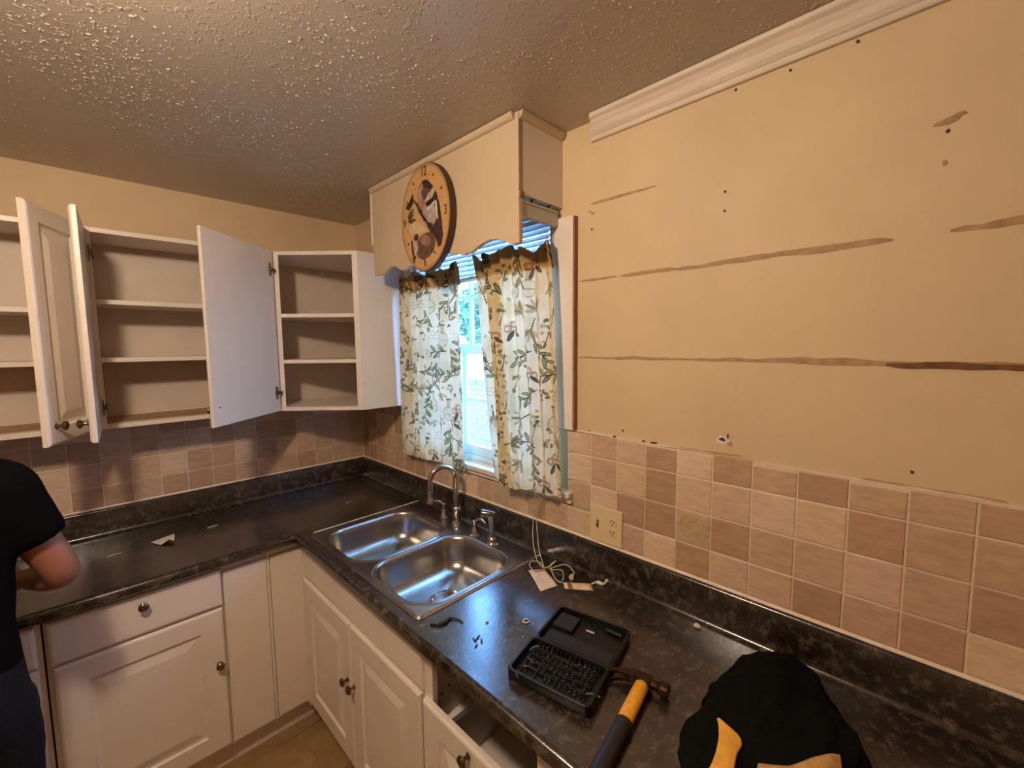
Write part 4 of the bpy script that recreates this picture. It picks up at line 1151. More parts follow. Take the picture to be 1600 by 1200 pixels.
MB().tube(spline([(-0.078, -1.765, zt+0.001), (-0.060, -1.775, zt+0.003), (-0.055, -1.795, zt+0.003), (-0.035, -1.795, zt+0.004), (-0.028, -1.795, zt+0.004)], 6), [0.003]*6+[0.006]*6+[0.004]*6+[0.006]*6+[0.003], 7).build('knot', 'drywall_white', cd, smooth=True)
def paper_tag(name, P, lift, label, parent=None):
    """bent rectangle of paper: P corners in order, lift: heights of the 4 corners"""
    n_ = 8; L0 = []; P = [V((*p, ZT+0.0018+l)) for p, l in zip(P, lift)]
    vs = []; fs = []
    for i in range(n_+1):
        for j in range(n_+1):
            u_, v_ = i/n_, j/n_
            p = P[0]*(1-u_)*(1-v_)+P[1]*u_*(1-v_)+P[2]*u_*v_+P[3]*(1-u_)*v_
            p.z += 0.002*math.sin(u_*PI)
            vs.append(p)
    tp_ = [(i*(n_+1)+j, (i+1)*(n_+1)+j, (i+1)*(n_+1)+j+1, i*(n_+1)+j+1) for i in range(n_) for j in range(n_)]
    m2 = MB(); m2.add(vs, tp_)
    o = m2.build(name, 'tag_paper', parent, smooth='all')
    md = o.modifiers.new('thick', 'SOLIDIFY'); md.thickness = 0.0007; md.offset = -1
    return o
t1 = thing('warning_tag', 'creased paper tag on the blind cord, the one nearer the sink', 'tag', (-0.17, -1.61, ZT), 'paper tags on the blind cord')
o1 = paper_tag('paper', [(-0.160, -1.552), (-0.228, -1.668), (-0.165, -1.690), (-0.118, -1.590)], (0.002, 0, 0.002, 0.005), None, t1)
MB().obox((-0.151, -1.571, ZT+0.0060), (0.030, -0.018, 0.0016), (-0.007, -0.012, -0.0004), (0, 0, 0.0005)).build('print', 'glue_brown', t1)
t2 = thing('warning_tag', 'flat paper tag with a dark red stripe, the one further from the sink', 'tag', (-0.13, -1.75, ZT), 'paper tags on the blind cord')
paper_tag('paper', [(-0.135, -1.690), (-0.160, -1.715), (-0.105, -1.790), (-0.078, -1.760)], (0.001, 0, 0, 0.001), None, t2)
MB().obox((-0.1290, -1.7000, ZT+0.0042), (-0.024, -0.026, 0.0), (0.008, -0.0115, 0), (0, 0, 0.0006)).build('print', 'tag_print', t2)

# ------------------------------------------------------------------ tool case
A2 = V((0.975, 0.222, 0)); B2 = V((0.185, -0.983, 0)); H0 = V((-0.408, -1.925, ZT+0.0005))
tcs = thing('bit_case', 'black plastic bit case lying open on the counter, full of small bits', 'tool case', tuple(H0))
def tray(a0, a1, b0, b1, h, wall, floor_h, name):
    def ring(e_, z, r_=0.012):
        P = []
        for cx, cy, s0 in ((a1-e_-r_, b1-e_-r_, 0), (a0+e_+r_, b1-e_-r_, PI/2), (a0+e_+r_, b0+e_+r_, PI), (a1-e_-r_, b0+e_+r_, 1.5*PI)):
            for i in range(5):
                an = s0+i*PI/8
                P.append(H0+A2*(cx+r_*math.cos(an))+B2*(cy+r_*math.sin(an))+V((0, 0, z)))
        return P
    return MB().rings([ring(0.003, 0.0), ring(0, 0.004), ring(0, h-0.001), ring(0.001, h), ring(wall, h), ring(wall+0.001, floor_h)]).build(name, 'black_plastic', tcs, smooth=True)
tray(-0.138, -0.002, -0.108, 0.108, 0.028, 0.006, 0.010, 'base')
tray(0.002, 0.168, -0.108, 0.108, 0.022, 0.006, 0.005, 'lid')
rgb = random.Random(11)
HZ = V((0, 0, 1))
for i in range(5):                                   # bit holders: a comb per row
    a_ = -0.122+i*0.022
    h = MB().obox(H0+A2*a_+B2*(-0.086)+HZ*0.010, A2*0.009, B2*0.172, HZ*0.009).build('bit_holder', 'black_plastic', tcs, bevel=0.001)
    for j in range(13):
        if rgb.random() < 0.15:
            continue
        b_ = -0.078+j*0.013
        p = H0+A2*(a_+0.0045)+B2*b_+HZ*0.019
        tl_ = V((rgb.uniform(-.15, .15), rgb.uniform(-.15, .15), 1))
        MB().lathe([(0.0032, 0), (0.0032, 0.006), (0.0018, 0.008), (0.0016, 0.0125), (0, 0.013)], p, tl_, 6).build('bit', 'bit_metal', tcs)
for j in range(14):
    b_ = -0.085+j*0.0128
    MB().obox(H0+A2*(-0.014)+B2*b_+HZ*0.010, A2*0.011, B2*0.0055, HZ*0.012).build('comb_tooth', 'black_plastic', tcs)
for (a_, b_, an, ln) in ((-0.050, -0.092, 0.4, 0.030), (-0.075, -0.088, 2.0, 0.024), (-0.112, -0.080, 0.9, 0.020), (-0.126, -0.088, 2.6, 0.022), (-0.100, 0.085, 1.2, 0.026)):
    p = H0+A2*a_+B2*b_+HZ*0.022; d = A2*math.cos(an)+B2*math.sin(an)
    MB().tube(spline([p, p+d*ln*0.5+HZ*0.003, p+d*ln+B2*0.006], 5), 0.0016, 6).build('hex_key', 'bit_metal', tcs, smooth=True)
MB().obox(H0+A2*0.020+B2*(-0.095)+HZ*0.006, A2*0.050, B2*0.19, HZ*0.004).build('foam_pad', 'black_rubber', tcs, bevel=0.001)
MB().obox(H0+A2*0.086+B2*(-0.094)+HZ*0.006, A2*0.062, B2*0.060, HZ*0.010).build('adapter_block', 'black_rubber', tcs, bevel=0.003)
MB().obox(H0+A2*0.118+B2*(-0.006)+HZ*0.0062, A2*0.006, B2*0.024, HZ*0.0015).build('glint_strip', 'paper_scrap', tcs)  # pale strip added to stand for a glint inside the lid
MB().tube([H0+A2*0.146+B2*0.045+HZ*0.012, H0+A2*0.143+B2*0.090+HZ*0.012], 0.006, 12).build('driver', 'black_gloss', tcs, smooth=True)
MB().tube([H0+A2*0.020+B2*(-0.07)+HZ*0.012, H0+A2*0.020+B2*0.08+HZ*0.012], 0.003, 8).build('hinge_pin', 'black_plastic', tcs)
for b_ in (-0.07, 0.07):
    MB().tube([H0+B2*(b_-0.014)+HZ*0.018, H0+B2*(b_+0.014)+HZ*0.018], 0.004, 8).build('hinge', 'black_plastic', tcs)

# ------------------------------------------------------------------ hammer
hm = thing('claw_hammer', 'claw hammer with a yellow shaft and black grip lying on the counter', 'hammer', (-0.45, -2.12, ZT))
hx = V((-0.982, -0.165, 0)).normalized(); hy = V((0.165, -0.982, 0)).normalized()
hc = V((-0.362, -2.104, ZT+0.020))
def oval(p, ay, az, n=14):
    return [p+hy*ay*math.cos(2*PI*i/n)+HZ*az*math.sin(2*PI*i/n) for i in range(n)]
MB().rings([oval(hc+hx*d+HZ*z, a_, b_) for d, z, a_, b_ in ((0.012, 0, 0.0125, 0.010), (0.016, 0, 0.016, 0.0125), (0.07, -0.002, 0.0165, 0.0125), (0.128, -0.004, 0.0165, 0.013))]).build('shaft', 'yellow_rubber', hm, smooth=True)
MB().rings([oval(hc+hx*d+HZ*z, a_, b_) for d, z, a_, b_ in ((0.126, -0.004, 0.0168, 0.0135), (0.132, -0.004, 0.018, 0.0145), (0.18, -0.005, 0.0165, 0.014), (0.24, -0.005, 0.0175, 0.0142), (0.29, -0.005, 0.019, 0.0148), (0.302, -0.005, 0.015, 0.011))]).build('grip', 'black_rubber', hm, smooth=True)
def hrect(p, ax_, wx, wz):
    return [p+hx*(-wx)+HZ*(-wz), p+hx*wx+HZ*(-wz), p+hx*wx+HZ*wz, p+hx*(-wx)+HZ*wz]
hb = MB()
hb.rings([hrect(hc+hy*d+HZ*z+hx*o2, hy, a_, b_) for d, z, o2, a_, b_ in ((-0.018, 0, 0, 0.013, 0.013), (-0.03, 0.0, 0.0, 0.012, 0.011), (0.016, 0, 0, 0.013, 0.013))])
hb.lathe([(0.011, 0), (0.010, 0.018), (0.0145, 0.022), (0.0155, 0.027), (0.0155, 0.040), (0.014, 0.043)], hc+hy*0.014, hy, 18)
for s_ in (-1, 1):
    hb.rings([hrect(hc+hy*d+hx*o2+HZ*s_*w_, hy, a_, 0.0045) for d, o2, w_, a_ in ((-0.026, 0, 0.006, 0.011), (-0.045, 0.006, 0.007, 0.008), (-0.062, 0.016, 0.010, 0.005), (-0.074, 0.028, 0.012, 0.002))])
hb.build('head', 'hammer_steel', hm, bevel=0.0015)

# ------------------------------------------------------------------ black cloth bundle
cb_ = thing('work_cloth', 'crumpled black cloth bundle with yellow patches at the counter front', 'cloth', (-0.21, -2.34, ZT))
bm = bmesh.new()
bmesh.ops.create_icosphere(bm, subdivisions=5, radius=1.0)
cen = V((-0.287, -2.354, ZT+0.0008))
for v_ in bm.verts:
    p = v_.co.copy()
    q = noise.fractal(p*1.6+V((3, 1, 7)), 1.0, 2.0, 4)
    ridge = 1-abs(noise.noise(p*2.6+V((9, 2, 4))))*1.1
    s_ = 0.97+0.14*q+0.10*ridge
    th = math.atan2(p.y, p.x)
    s_ *= 1+0.07*math.sin(3*th+0.6)+0.05*math.sin(5*th+1.9)
    hgt = 0.052+0.030*max(-0.6, min(1, p.x*1.6))
    x_, y_, z_ = p.x*0.228*s_, p.y*0.138*s_, p.z*hgt*s_
    z_ = max(z_, 0.0)*(0.85+0.30*noise.noise(p*2.4+V((1, 5, 2))))
    v_.co = cen+V((x_, y_, max(0.0, z_)))
cloth_pts = [v_.co.copy() for v_ in bm.verts]
me = bpy.data.meshes.new('cloth')
for v_ in bm.verts:
    v_.co -= V(cb_.location)
bm.to_mesh(me); bm.free()
me.materials.append(MATS['black_cloth'])
for p in me.polygons:
    p.use_smooth = True
link(bpy.data.objects.new('cloth', me), cb_)
def drape(x, y):
    return max([p.z for p in cloth_pts if (p.x-x)**2+(p.y-y)**2 < 0.014**2] or [ZT])+0.0025
def ribbon(name, mat, rows, parent, thick=0.002, nu=9, nv=22):
    """rows: (left, right) plan points; the strip lies on the bundle"""
    L_ = spline([V((*r_[0], 0)) for r_ in rows], 8); R_2 = spline([V((*r_[1], 0)) for r_ in rows], 8)
    vs = []; fs = []
    for p, q in zip(L_, R_2):
        for i in range(nu):
            c_ = p.lerp(q, i/(nu-1)); vs.append(V((c_.x, c_.y, drape(c_.x, c_.y)+0.004*math.sin(PI*i/(nu-1)))))
    for k in range(len(L_)-1):
        for i in range(nu-1):
            fs.append((k*nu+i, k*nu+i+1, (k+1)*nu+i+1, (k+1)*nu+i))
    m2 = MB(); m2.add(vs, fs)
    o = m2.build(name, mat, parent, smooth='all')
    md = o.modifiers.new('soft', 'SMOOTH'); md.factor = 0.5; md.iterations = 4
    md = o.modifiers.new('thick', 'SOLIDIFY'); md.thickness = thick; md.offset = 1
    return o
ribbon('yellow_patch', 'yellow_cloth', [((-0.363, -2.268), (-0.364, -2.272)), ((-0.386, -2.277), (-0.384, -2.321)), ((-0.42, -2.288), (-0.418, -2.323)), ((-0.457, -2.292), (-0.463, -2.329)), ((-0.515, -2.290), (-0.515, -2.325))], cb_)
ribbon('tan_patch', 'tan_cloth', [((-0.405, -2.354), (-0.47, -2.362)), ((-0.376, -2.399), (-0.44, -2.408)), ((-0.335, -2.433), (-0.40, -2.448)), ((-0.296, -2.462), (-0.36, -2.478))], cb_)

# ------------------------------------------------------------------ small litter on the counter
def scrap(name, label, cat, pts, h, mat, lift=0.0):
    P = [V((x, y, ZT+0.0006)) for x, y in pts]
    m2 = MB().rings([P, [p+V((0, 0, h)) for p in P]])
    o = m2.build(name, mat, None)
    tag(o, label, cat)
    return o
ps = thing('paper_scrap', 'small torn white paper scrap on the counter near the person', 'paper', (-1.04, -0.30, ZT))
m2 = MB(); m2.add([(-1.075, -0.262, ZT+0.001), (-1.050, -0.330, ZT+0.003), (-1.022, -0.325, ZT+0.016), (-1.008, -0.345, ZT+0.012), (-1.000, -0.290, ZT+0.022), (-1.030, -0.262, ZT+0.008)], [(0, 1, 2, 5), (2, 3, 4, 5)])
o = m2.build('paper', 'paper_scrap', ps); md = o.modifiers.new('thick', 'SOLIDIFY'); md.thickness = 0.0008; md.offset = 1
o = MB().tube(spline([(-0.575, -1.548, ZT+0.003), (-0.560, -1.568, ZT+0.004), (-0.540, -1.575, ZT+0.004), (-0.520, -1.570, ZT+0.004), (-0.505, -1.590, ZT+0.003), (-0.505, -1.610, ZT+0.002)], 6), [0.003]*6+[0.006]*8+[0.004]*6+[0.002]*11, 8).build('plastic_scrap', 'black_rubber', None, smooth=True)
tag(o, 'dark curled scrap on the counter beside the sink front corner', 'debris')
wd_ = thing('water_drops', 'clear drops of spilled water on the counter between sink and bit case', 'water', (-0.52, -1.70, ZT))
m_, nt_, b_ = new_mat('water')
b_.inputs['Transmission Weight'].default_value = 1.0; b_.inputs['Roughness'].default_value = 0.02; b_.inputs['IOR'].default_value = 1.33
f_ = noise_tex(nt_, coords(nt_), 30); nt_.links.new(ramp(nt_, f_, [(0.3, g(0.92)), (0.7, g(1.0))]), b_.inputs['Base Color'])
for (x, y, rx, ry, an) in ((-0.515, -1.690, 0.012, 0.0035, 0.5), (-0.528, -1.690, 0.011, 0.004, 1.3), (-0.518, -1.708, 0.013, 0.003, 0.9), (-0.540, -1.712, 0.009, 0.003, 0.4), (-0.455, -1.660, 0.006, 0.005, 0.2)):
    L = []
    for s_, h in ((1, 0.0003), (0.92, 0.0016), (0.7, 0.0026), (0.35, 0.0031), (0.02, 0.0032)):
        L.append([(x+s_*(rx*math.cos(t_)*math.cos(an)-ry*math.sin(t_)*math.sin(an)), y+s_*(rx*math.cos(t_)*math.sin(an)+ry*math.sin(t_)*math.cos(an)), ZT+h) for t_ in [2*PI*i/16 for i in range(16)]])
    MB().rings(L).build('drop', 'water', wd_, smooth='all')
o = MB().tube([(-0.372+0.009*math.cos(t_), -1.738+0.008*math.sin(t_), ZT+0.0028) for t_ in [2*PI*i/14 for i in range(13)]], 0.0022, 6).build('plastic_ring', 'paper_scrap', None, smooth=True)
tag(o, 'tiny pale plastic ring on the counter beside the bit case', 'debris')
bm = bmesh.new(); bmesh.ops.create_icosphere(bm, subdivisions=2, radius=1)
for v_ in bm.verts:
    p = v_.co.copy(); s_ = 1+0.4*noise.noise(p*2.1)
    v_.co = V((-0.055+p.x*0.008*s_, -2.106+p.y*0.010*s_, ZT+0.0055+p.z*0.0055*s_))
me = bpy.data.meshes.new('drywall_crumb'); bm.to_mesh(me); bm.free(); me.materials.append(MATS['drywall_white'])
o = bpy.data.objects.new('drywall_crumb', me); link(o); tag(o, 'white drywall crumb on the counter by the backsplash', 'debris')
rgd = random.Random(5)
for i, (x, y, lab) in enumerate(((-1.19, -0.30, 'thin pale splinter on the counter beside the forearm'), (-0.86, -0.26, 'thin pale splinter on the counter under the middle wall cabinet'), (-0.30, -0.42, 'thin grey splinter on the counter behind the sink'))):
    an = rgd.uniform(-0.4, 0.4); d = V((math.cos(an), math.sin(an), 0))*0.022
    o = MB().tube([V((x, y, ZT+0.0022))-d, V((x, y, ZT+0.003)), V((x, y, ZT+0.0022))+d], [0.0008, 0.0018, 0.0008], 6).build('splinter', 'paper_scrap', None)
    tag(o, lab, 'debris')

# ------------------------------------------------------------------ ceiling lamp (above the frame, lights the room)
lp = thing('ceiling_lamp', 'round flush ceiling lamp that lights the kitchen', 'lamp', (LAMP.x, LAMP.y, ZC))
MB().lathe([(0.0, 0), (0.075, 0), (0.080, -0.006), (0.070, -0.018), (0.022, -0.022), (0.020, -0.050), (0, -0.050)], (LAMP.x, LAMP.y, ZC-0.001), (0, 0, 1), 28).build('base', 'white_paint', lp, smooth=True)
MB().lathe([(0.014, 0.060), (0.026, 0.050), (0.047, 0.028), (0.055, 0.0), (0.047, -0.028), (0.026, -0.048), (0.0, -0.055)], LAMP, (0, 0, 1), 20).build('bulb', 'lamp_glass', lp, smooth='all')

# ------------------------------------------------------------------ person at the counter
def skin_mesh(verts, edges, radii, sub=2, root=0):
    """grow a skinned tube figure and return evaluated vertices and faces"""
    me = bpy.data.meshes.new('t'); me.from_pydata([tuple(v_) for v_ in verts], edges, [])
    ob = bpy.data.objects.new('t', me); C.objects.link(ob)
    md = ob.modifiers.new('skin', 'SKIN'); md.use_smooth_shade = True; md.branch_smoothing = 0.6
    lay = me.skin_vertices[0].data
    for i, r_ in enumerate(radii):
        lay[i].radius = (r_, r_) if not hasattr(r_, '__len__') else r_
        lay[i].use_root = (i == root)
    ms = ob.modifiers.new('sub', 'SUBSURF'); ms.levels = ms.render_levels = sub
    dg = bpy.context.evaluated_depsgraph_get()
    ev = ob.evaluated_get(dg); em = ev.to_mesh()
    vs = [v_.co[:] for v_ in em.vertices]; fs = [tuple(p.vertices) for p in em.polygons]
    ev.to_mesh_clear()
    bpy.data.objects.remove(ob); bpy.data.meshes.remove(me)
    return vs, fs
def chain_body(chains):
    """chains: list of [(point, radius), ...]; joined where points coincide"""
    vs, rs, es, key = [], [], [], {}
    for ch in chains:
        prev = None
        for p, r_ in ch:
            k_ = tuple(round(c_, 4) for c_ in p)
            if k_ not in key:
                key[k_] = len(vs); vs.append(p); rs.append(r_)
            i = key[k_]
            if prev is not None:
                es.append((prev, i))
            prev = i
    return vs, es, rs
PX, PY = -1.555, -0.985
pel = (PX, PY, 0.94)
chest = (PX+0.005, PY+0.03, 1.28)
neckb = (PX+0.010, PY+0.045, 1.455)
shR = (PX+0.152, PY+0.025, 1.390); elR = (-1.297, -0.940, 1.120); wrR = (-1.388, -0.800, 1.095)
shL = (PX-0.152, PY+0.025, 1.390); elL = (PX-0.235, -0.86, 1.150); wrL = (PX-0.06, -0.715, 1.06)
hipR = (PX+0.095, PY, 0.90); knR = (PX+0.115, PY+0.02, 0.50); anR = (PX+0.120, PY-0.01, 0.085)
hipL = (PX-0.095, PY, 0.90); knL = (PX-0.115, PY+0.02, 0.50); anL = (PX-0.120, PY-0.01, 0.085)
def mix(a_, b_, t_):
    return tuple(a_[i]*(1-t_)+b_[i]*t_ for i in range(3))
head = V((PX+0.014, PY+0.120, 1.612))
body_v, body_f = [], []
def put_part(vf):
    n_ = len(body_v); body_v.extend(vf[0]); body_f.extend([tuple(i+n_ for i in f) for f in vf[1]])
put_part(skin_mesh(*chain_body([
    [(pel, 0.115), (mix(pel, chest, 0.5), 0.105), (chest, 0.115), (neckb, 0.06), ((PX+0.012, PY+0.075, 1.53), 0.055), ((PX+0.014, PY+0.10, 1.60), 0.06)],
    [(chest, 0.115), (shR, 0.052), (mix(shR, elR, 0.5), 0.047), (elR, 0.042), (mix(elR, wrR, 0.4), 0.041), (wrR, 0.027)],
    [(chest, 0.115), (shL, 0.052), (mix(shL, elL, 0.5), 0.047), (elL, 0.042), (mix(elL, wrL, 0.4), 0.041), (wrL, 0.027)],
    [(pel, 0.115), (hipR, 0.080), (mix(hipR, knR, 0.5), 0.068), (knR, 0.058), (mix(knR, anR, 0.35), 0.058), (anR, 0.038)],
    [(pel, 0.115), (hipL, 0.080), (mix(hipL, knL, 0.5), 0.068), (knL, 0.058), (mix(knL, anL, 0.35), 0.058), (anL, 0.038)]]), sub=2))
def hand(wr_, fwd, side, palm_n):
    """palm and five curled fingers; fwd: from the wrist to the knuckles, side: towards the thumb"""
    wr_, fwd, side, pn = V(wr_), V(fwd).normalized(), V(side).normalized(), V(palm_n).normalized()
    k = wr_+fwd*0.085
    put_part(skin_mesh([wr_-fwd*0.02, wr_+fwd*0.03, wr_+fwd*0.06, k], [(0, 1), (1, 2), (2, 3)], [(0.024, 0.027), (0.021, 0.036), (0.019, 0.042), (0.014, 0.040)], 2))
    for off, ln in ((0.028, 0.072), (0.009, 0.080), (-0.010, 0.075), (-0.028, 0.058)):
        p0 = k+side*off-fwd*0.02; p1 = k+side*off+fwd*0.012; p2 = p1+fwd*ln*0.42+pn*ln*0.18; p3 = p2+fwd*ln*0.22+pn*ln*0.26; p4 = p3+fwd*ln*0.04+pn*ln*0.24
        put_part(skin_mesh([p0, p1, p2, p3, p4], [(0, 1), (1, 2), (2, 3), (3, 4)], [0.010, 0.0098, 0.0088, 0.0080, 0.0066], 2))
    t0 = wr_+fwd*0.025+side*0.020; t1 = t0+fwd*0.022+side*0.028+pn*0.010; t2 = t1+fwd*0.028+side*0.008+pn*0.012; t3 = t2+fwd*0.022+pn*0.008
    put_part(skin_mesh([t0, t1, t2, t3], [(0, 1), (1, 2), (2, 3)], [0.014, 0.0125, 0.0105, 0.0080], 2))
hand(wrR, (V(wrR)-V(elR)).normalized()+V((-0.2, 0.1, -0.15)), (0.25, 0.30, 0.85), (-0.8, -0.3, 0.1))
hand(wrL, (V(wrL)-V(elL)).normalized()+V((0.2, 0.1, -0.15)), (-0.2, 0.25, 0.9), (0.8, -0.3, 0.1))
# head: ellipsoid shaped into cranium, jaw, brow, nose, lips
bm = bmesh.new(); bmesh.ops.create_uvsphere(bm, u_segments=40, v_segments=30, radius=1)
FWD = V((0.25, 0.95, -0.30)).normalized(); RT = FWD.cross(HZ).normalized(); UPV = RT.cross(FWD)
for v_ in bm.verts:
    p = v_.co; x_, y_, z_ = p.x, p.y, p.z
    wdt = 0.076*(1-0.22*max(0, -z_)**1.3*(1 if y_ > -0.2 else 0.6)); dep = 0.098; hgt = 0.118
    X, Yv, Zv = x_*wdt, y_*dep, z_*hgt
    if y_ > 0:
        Yv *= 0.93
        nose = math.exp(-(x_/0.16)**2)*math.exp(-((z_+0.12)/0.20)**2)*0.024*(1 if z_ < 0.1 else 0.7); Yv += nose
        Yv -= 0.010*math.exp(-((abs(x_)-0.42)/0.20)**2)*math.exp(-((z_-0.06)/0.12)**2)
        Yv += 0.006*math.exp(-((z_-0.22)/0.10)**2)*math.exp(-(x_/0.7)**2)
        Yv += 0.006*math.exp(-(x_/0.32)**2)*math.exp(-((z_+0.48)/0.06)**2)
        Yv -= 0.004*math.exp(-(x_/0.34)**2)*math.exp(-((z_+0.55)/0.025)**2)
        Yv += 0.009*math.exp(-(x_/0.35)**2)*math.exp(-((z_+0.82)/0.14)**2)
    v_.co = head+RT*X+FWD*Yv+UPV*Zv
bm.verts.index_update()
put_part(([v_.co[:] for v_ in bm.verts], [tuple(v_.index for v_ in f.verts) for f in bm.faces]))
bm.free()
for s_ in (-1, 1):                                    # ears
    m2 = MB(); c_ = head+RT*s_*0.075-FWD*0.008-UPV*0.004
    m2.rings([[c_+RT*s_*o2+FWD*(0.016*k_*math.cos(t_)-0.006*o2*50)+UPV*0.030*k_*math.sin(t_) for t_ in [2*PI*i/14 for i in range(14)]] for o2, k_ in ((-0.012, 0.7), (0.004, 0.85), (0.012, 1.0), (0.016, 0.9), (0.011, 0.55))])
    put_part((m2.v, m2.f))
ps_ = thing('person', 'person in a black T-shirt and dark jeans leaning at the counter, head outside the picture', 'person', (PX, PY, 0))
m2 = MB(); m2.v = [tuple(p) for p in body_v]; m2.f = body_f
bo = m2.build('body', 'skin', ps_, smooth='all')
md = bo.modifiers.new('merge', 'REMESH'); md.mode = 'VOXEL'; md.voxel_size = 0.0065; md.use_smooth_shade = True
md = bo.modifiers.new('soft', 'SMOOTH'); md.factor = 0.5; md.iterations = 3
# clothes
tex = bpy.data.textures.new('cloth_folds', 'CLOUDS'); tex.noise_scale = 0.11; tex.noise_depth = 2
def garment(name, mat, lofts, tubes, fold=0.012):
    """horizontal elliptical rings (z, half width, half depth, cx, cy) and limb tubes, fused into one cloth surface"""
    m2 = MB()
    for L in lofts:
        m2.rings([[(cx+rx*math.cos(t_), cy+ry*math.sin(t_), z_) for t_ in [2*PI*i/28 for i in range(28)]] for z_, rx, ry, cx, cy in L])
    for pts, rad in tubes:
        m2.tube(pts, rad, 20)
    o = m2.build(name, mat, ps_, smooth='all')
    md = o.modifiers.new('merge', 'REMESH'); md.mode = 'VOXEL'; md.voxel_size = 0.009; md.use_smooth_shade = True
    md = o.modifiers.new('soft', 'SMOOTH'); md.factor = 0.5; md.iterations = 5
    md = o.modifiers.new('folds', 'DISPLACE'); md.texture = tex; md.strength = fold; md.mid_level = 0.5; md.texture_coords = 'LOCAL'
    return o
def seq(pts, rad, n=6):
    P = spline(pts, n); R = []
    for i in range(len(rad)-1):
        R += [rad[i]*(1-k/n)+rad[i+1]*k/n for k in range(n)]
    return P, R+[rad[-1]]
garment('t_shirt', 'shirt_black', [[(0.865, 0.178, 0.130, PX, PY), (0.95, 0.172, 0.126, PX, PY), (1.08, 0.166, 0.122, PX, PY+0.005), (1.22, 0.178, 0.124, PX, PY+0.018), (1.33, 0.186, 0.116, PX, PY+0.028), (1.40, 0.165, 0.092, PX, PY+0.034), (1.445, 0.105, 0.072, PX+0.004, PY+0.040), (1.480, 0.066, 0.064, PX+0.006, PY+0.048)]],
        [seq([(sh[0]*0.75+PX*0.25, sh[1], sh[2]-0.004), sh, mix(sh, el, 0.25), mix(sh, el, 0.56)], [0.066, 0.072, 0.069, 0.060]) for sh, el in ((shR, elR), (shL, elL))])
garment('jeans', 'denim', [[(1.01, 0.165, 0.122, PX, PY), (0.93, 0.176, 0.130, PX, PY), (0.85, 0.184, 0.132, PX, PY-0.004), (0.80, 0.182, 0.120, PX, PY-0.002)]],
        [seq([(h[0], h[1], 0.86), mix(h, k_, 0.45), k_, mix(k_, an_, 0.4), (an_[0], an_[1], 0.05)], [0.094, 0.086, 0.070, 0.068, 0.064]) for h, k_, an_ in ((hipR, knR, anR), (hipL, knL, anL))], 0.014)
for an_ in (anR, anL):
    vs, fs = skin_mesh([(an_[0], an_[1]-0.05, 0.045), (an_[0], an_[1]+0.03, 0.050), (an_[0], an_[1]+0.12, 0.040), (an_[0], an_[1]+0.19, 0.032)], [(0, 1), (1, 2), (2, 3)], [(0.040, 0.038), (0.046, 0.040), (0.036, 0.046), (0.026, 0.036)], 2)
    m2 = MB(); m2.v = [(p[0], p[1], max(0.001, p[2])) for p in vs]; m2.f = fs
    m2.build('shoe', 'shoe_leather', ps_, smooth='all')
bm = bmesh.new(); bmesh.ops.create_uvsphere(bm, u_segments=40, v_segments=24, radius=1)
bmesh.ops.delete(bm, geom=[v_ for v_ in bm.verts if v_.co.z < (0.52 if v_.co.y > 0.15 else (0.12 if v_.co.y > -0.25 else -0.42))], context='VERTS')
m2 = MB(); bm.verts.index_update()
m2.add([head+RT*v_.co.x*0.080+FWD*v_.co.y*0.101+UPV*(v_.co.z*0.122)+HZ*0.003*noise.noise(v_.co*9) for v_ in bm.verts], [tuple(v_.index for v_ in f.verts) for f in bm.faces])
bm.free()
hr = m2.build('hair', 'hair', ps_, smooth='all'); md = hr.modifiers.new('thick', 'SOLIDIFY'); md.thickness = 0.010; md.offset = -1
th_ = bpy.data.textures.new('hair_tufts', 'CLOUDS'); th_.noise_scale = 0.018
md = hr.modifiers.new('sub', 'SUBSURF'); md.levels = md.render_levels = 1
md = hr.modifiers.new('tufts', 'DISPLACE'); md.texture = th_; md.strength = 0.010; md.texture_coords = 'LOCAL'
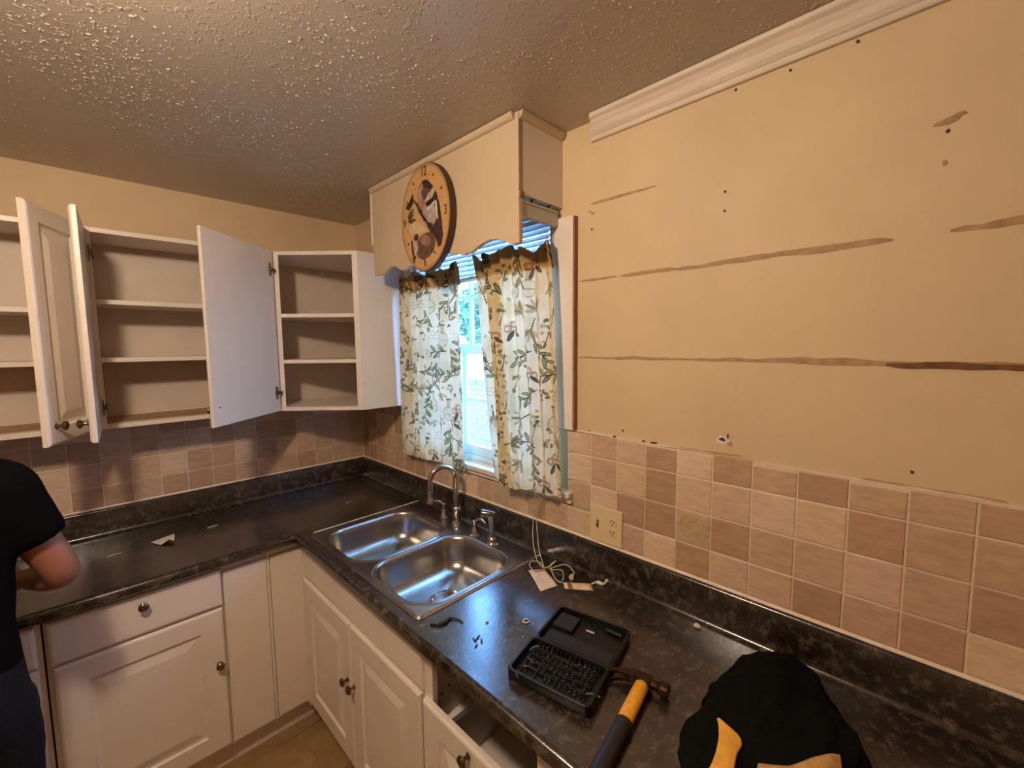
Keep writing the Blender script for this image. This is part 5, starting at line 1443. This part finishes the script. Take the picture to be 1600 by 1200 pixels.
for s_ in (-1, 1):
    ec = head+RT*s_*0.031+FWD*0.079+UPV*0.006
    MB().lathe([(0.0, -0.011), (0.008, -0.0075), (0.011, 0), (0.008, 0.0075), (0.0, 0.011)], ec, FWD, 14).build('eye', 'eye_white', ps_, smooth='all')
    MB().lathe([(0.005, 0), (0.004, 0.001), (0, 0.0012)], ec+FWD*0.0102, FWD, 12).build('pupil', 'hole_dark', ps_)

# ------------------------------------------------------------------ outside the window
structure(MB().box((0.14, -14, -0.35), (22, 18, -0.25)).build('ground', 'concrete_out'))
bw_ = thing('garden_wall', 'pale brick garden wall seen through the window gap', 'wall', (4.2, 3.0, -0.25))
MB().box((4.2, -1.0, -0.25), (4.38, 9.0, 1.05)).build('core', 'mortar_pale', bw_)
bk0 = None
for r_ in range(13):
    for c_ in range(22):
        p = (4.19, 0.2+(c_+0.5*(r_ % 2))*0.30, -0.20+r_*0.097)
        if bk0 is None:
            bk0 = MB().box((0, 0.006, 0.004), (0.03, 0.292, 0.090)).build('brick', 'brick_pale', None)
            bk0.parent = bw_; k_ = bk0
        else:
            k_ = bk0.copy(); C.objects.link(k_); k_.parent = bw_
        k_.location = V(p)-V((4.2, 3.0, -0.25))
MB().box((4.15, -1.0, 1.05), (4.43, 9.0, 1.11)).build('coping', 'brick_pale', bw_)
def tree(x, y, h, label, seed):
    t = thing('tree', label, 'tree', (x, y, -0.25), None)
    MB().tube([(x, y, -0.25), (x+0.05, y, h*0.3), (x-0.05, y+0.05, h*0.7)], [0.14, 0.11, 0.05], 9).build('trunk', 'bark', t, smooth='all')
    rs = random.Random(seed); m2 = MB()
    for i in range(2600):
        d = V((rs.gauss(0, 1), rs.gauss(0, 1), rs.gauss(0, 1))).normalized()*rs.random()**0.4
        p = V((x+d.x*1.5, y+d.y*1.7, h*0.75+d.z*h*0.32))
        a_ = V((rs.gauss(0, 1), rs.gauss(0, 1), rs.gauss(0, 1))).normalized()*0.13; b_2 = a_.cross(V((rs.gauss(0, 1), rs.gauss(0, 1), 1))).normalized()*0.06
        m2.add([p-a_, p+b_2, p+a_, p-b_2], [(0, 1, 2, 3)])
    o = m2.build('foliage', 'leaf_green', t); o['kind'] = 'stuff'
tree(8.5, 7.6, 3.6, 'green leafy tree beyond the garden wall outside the window', 2)
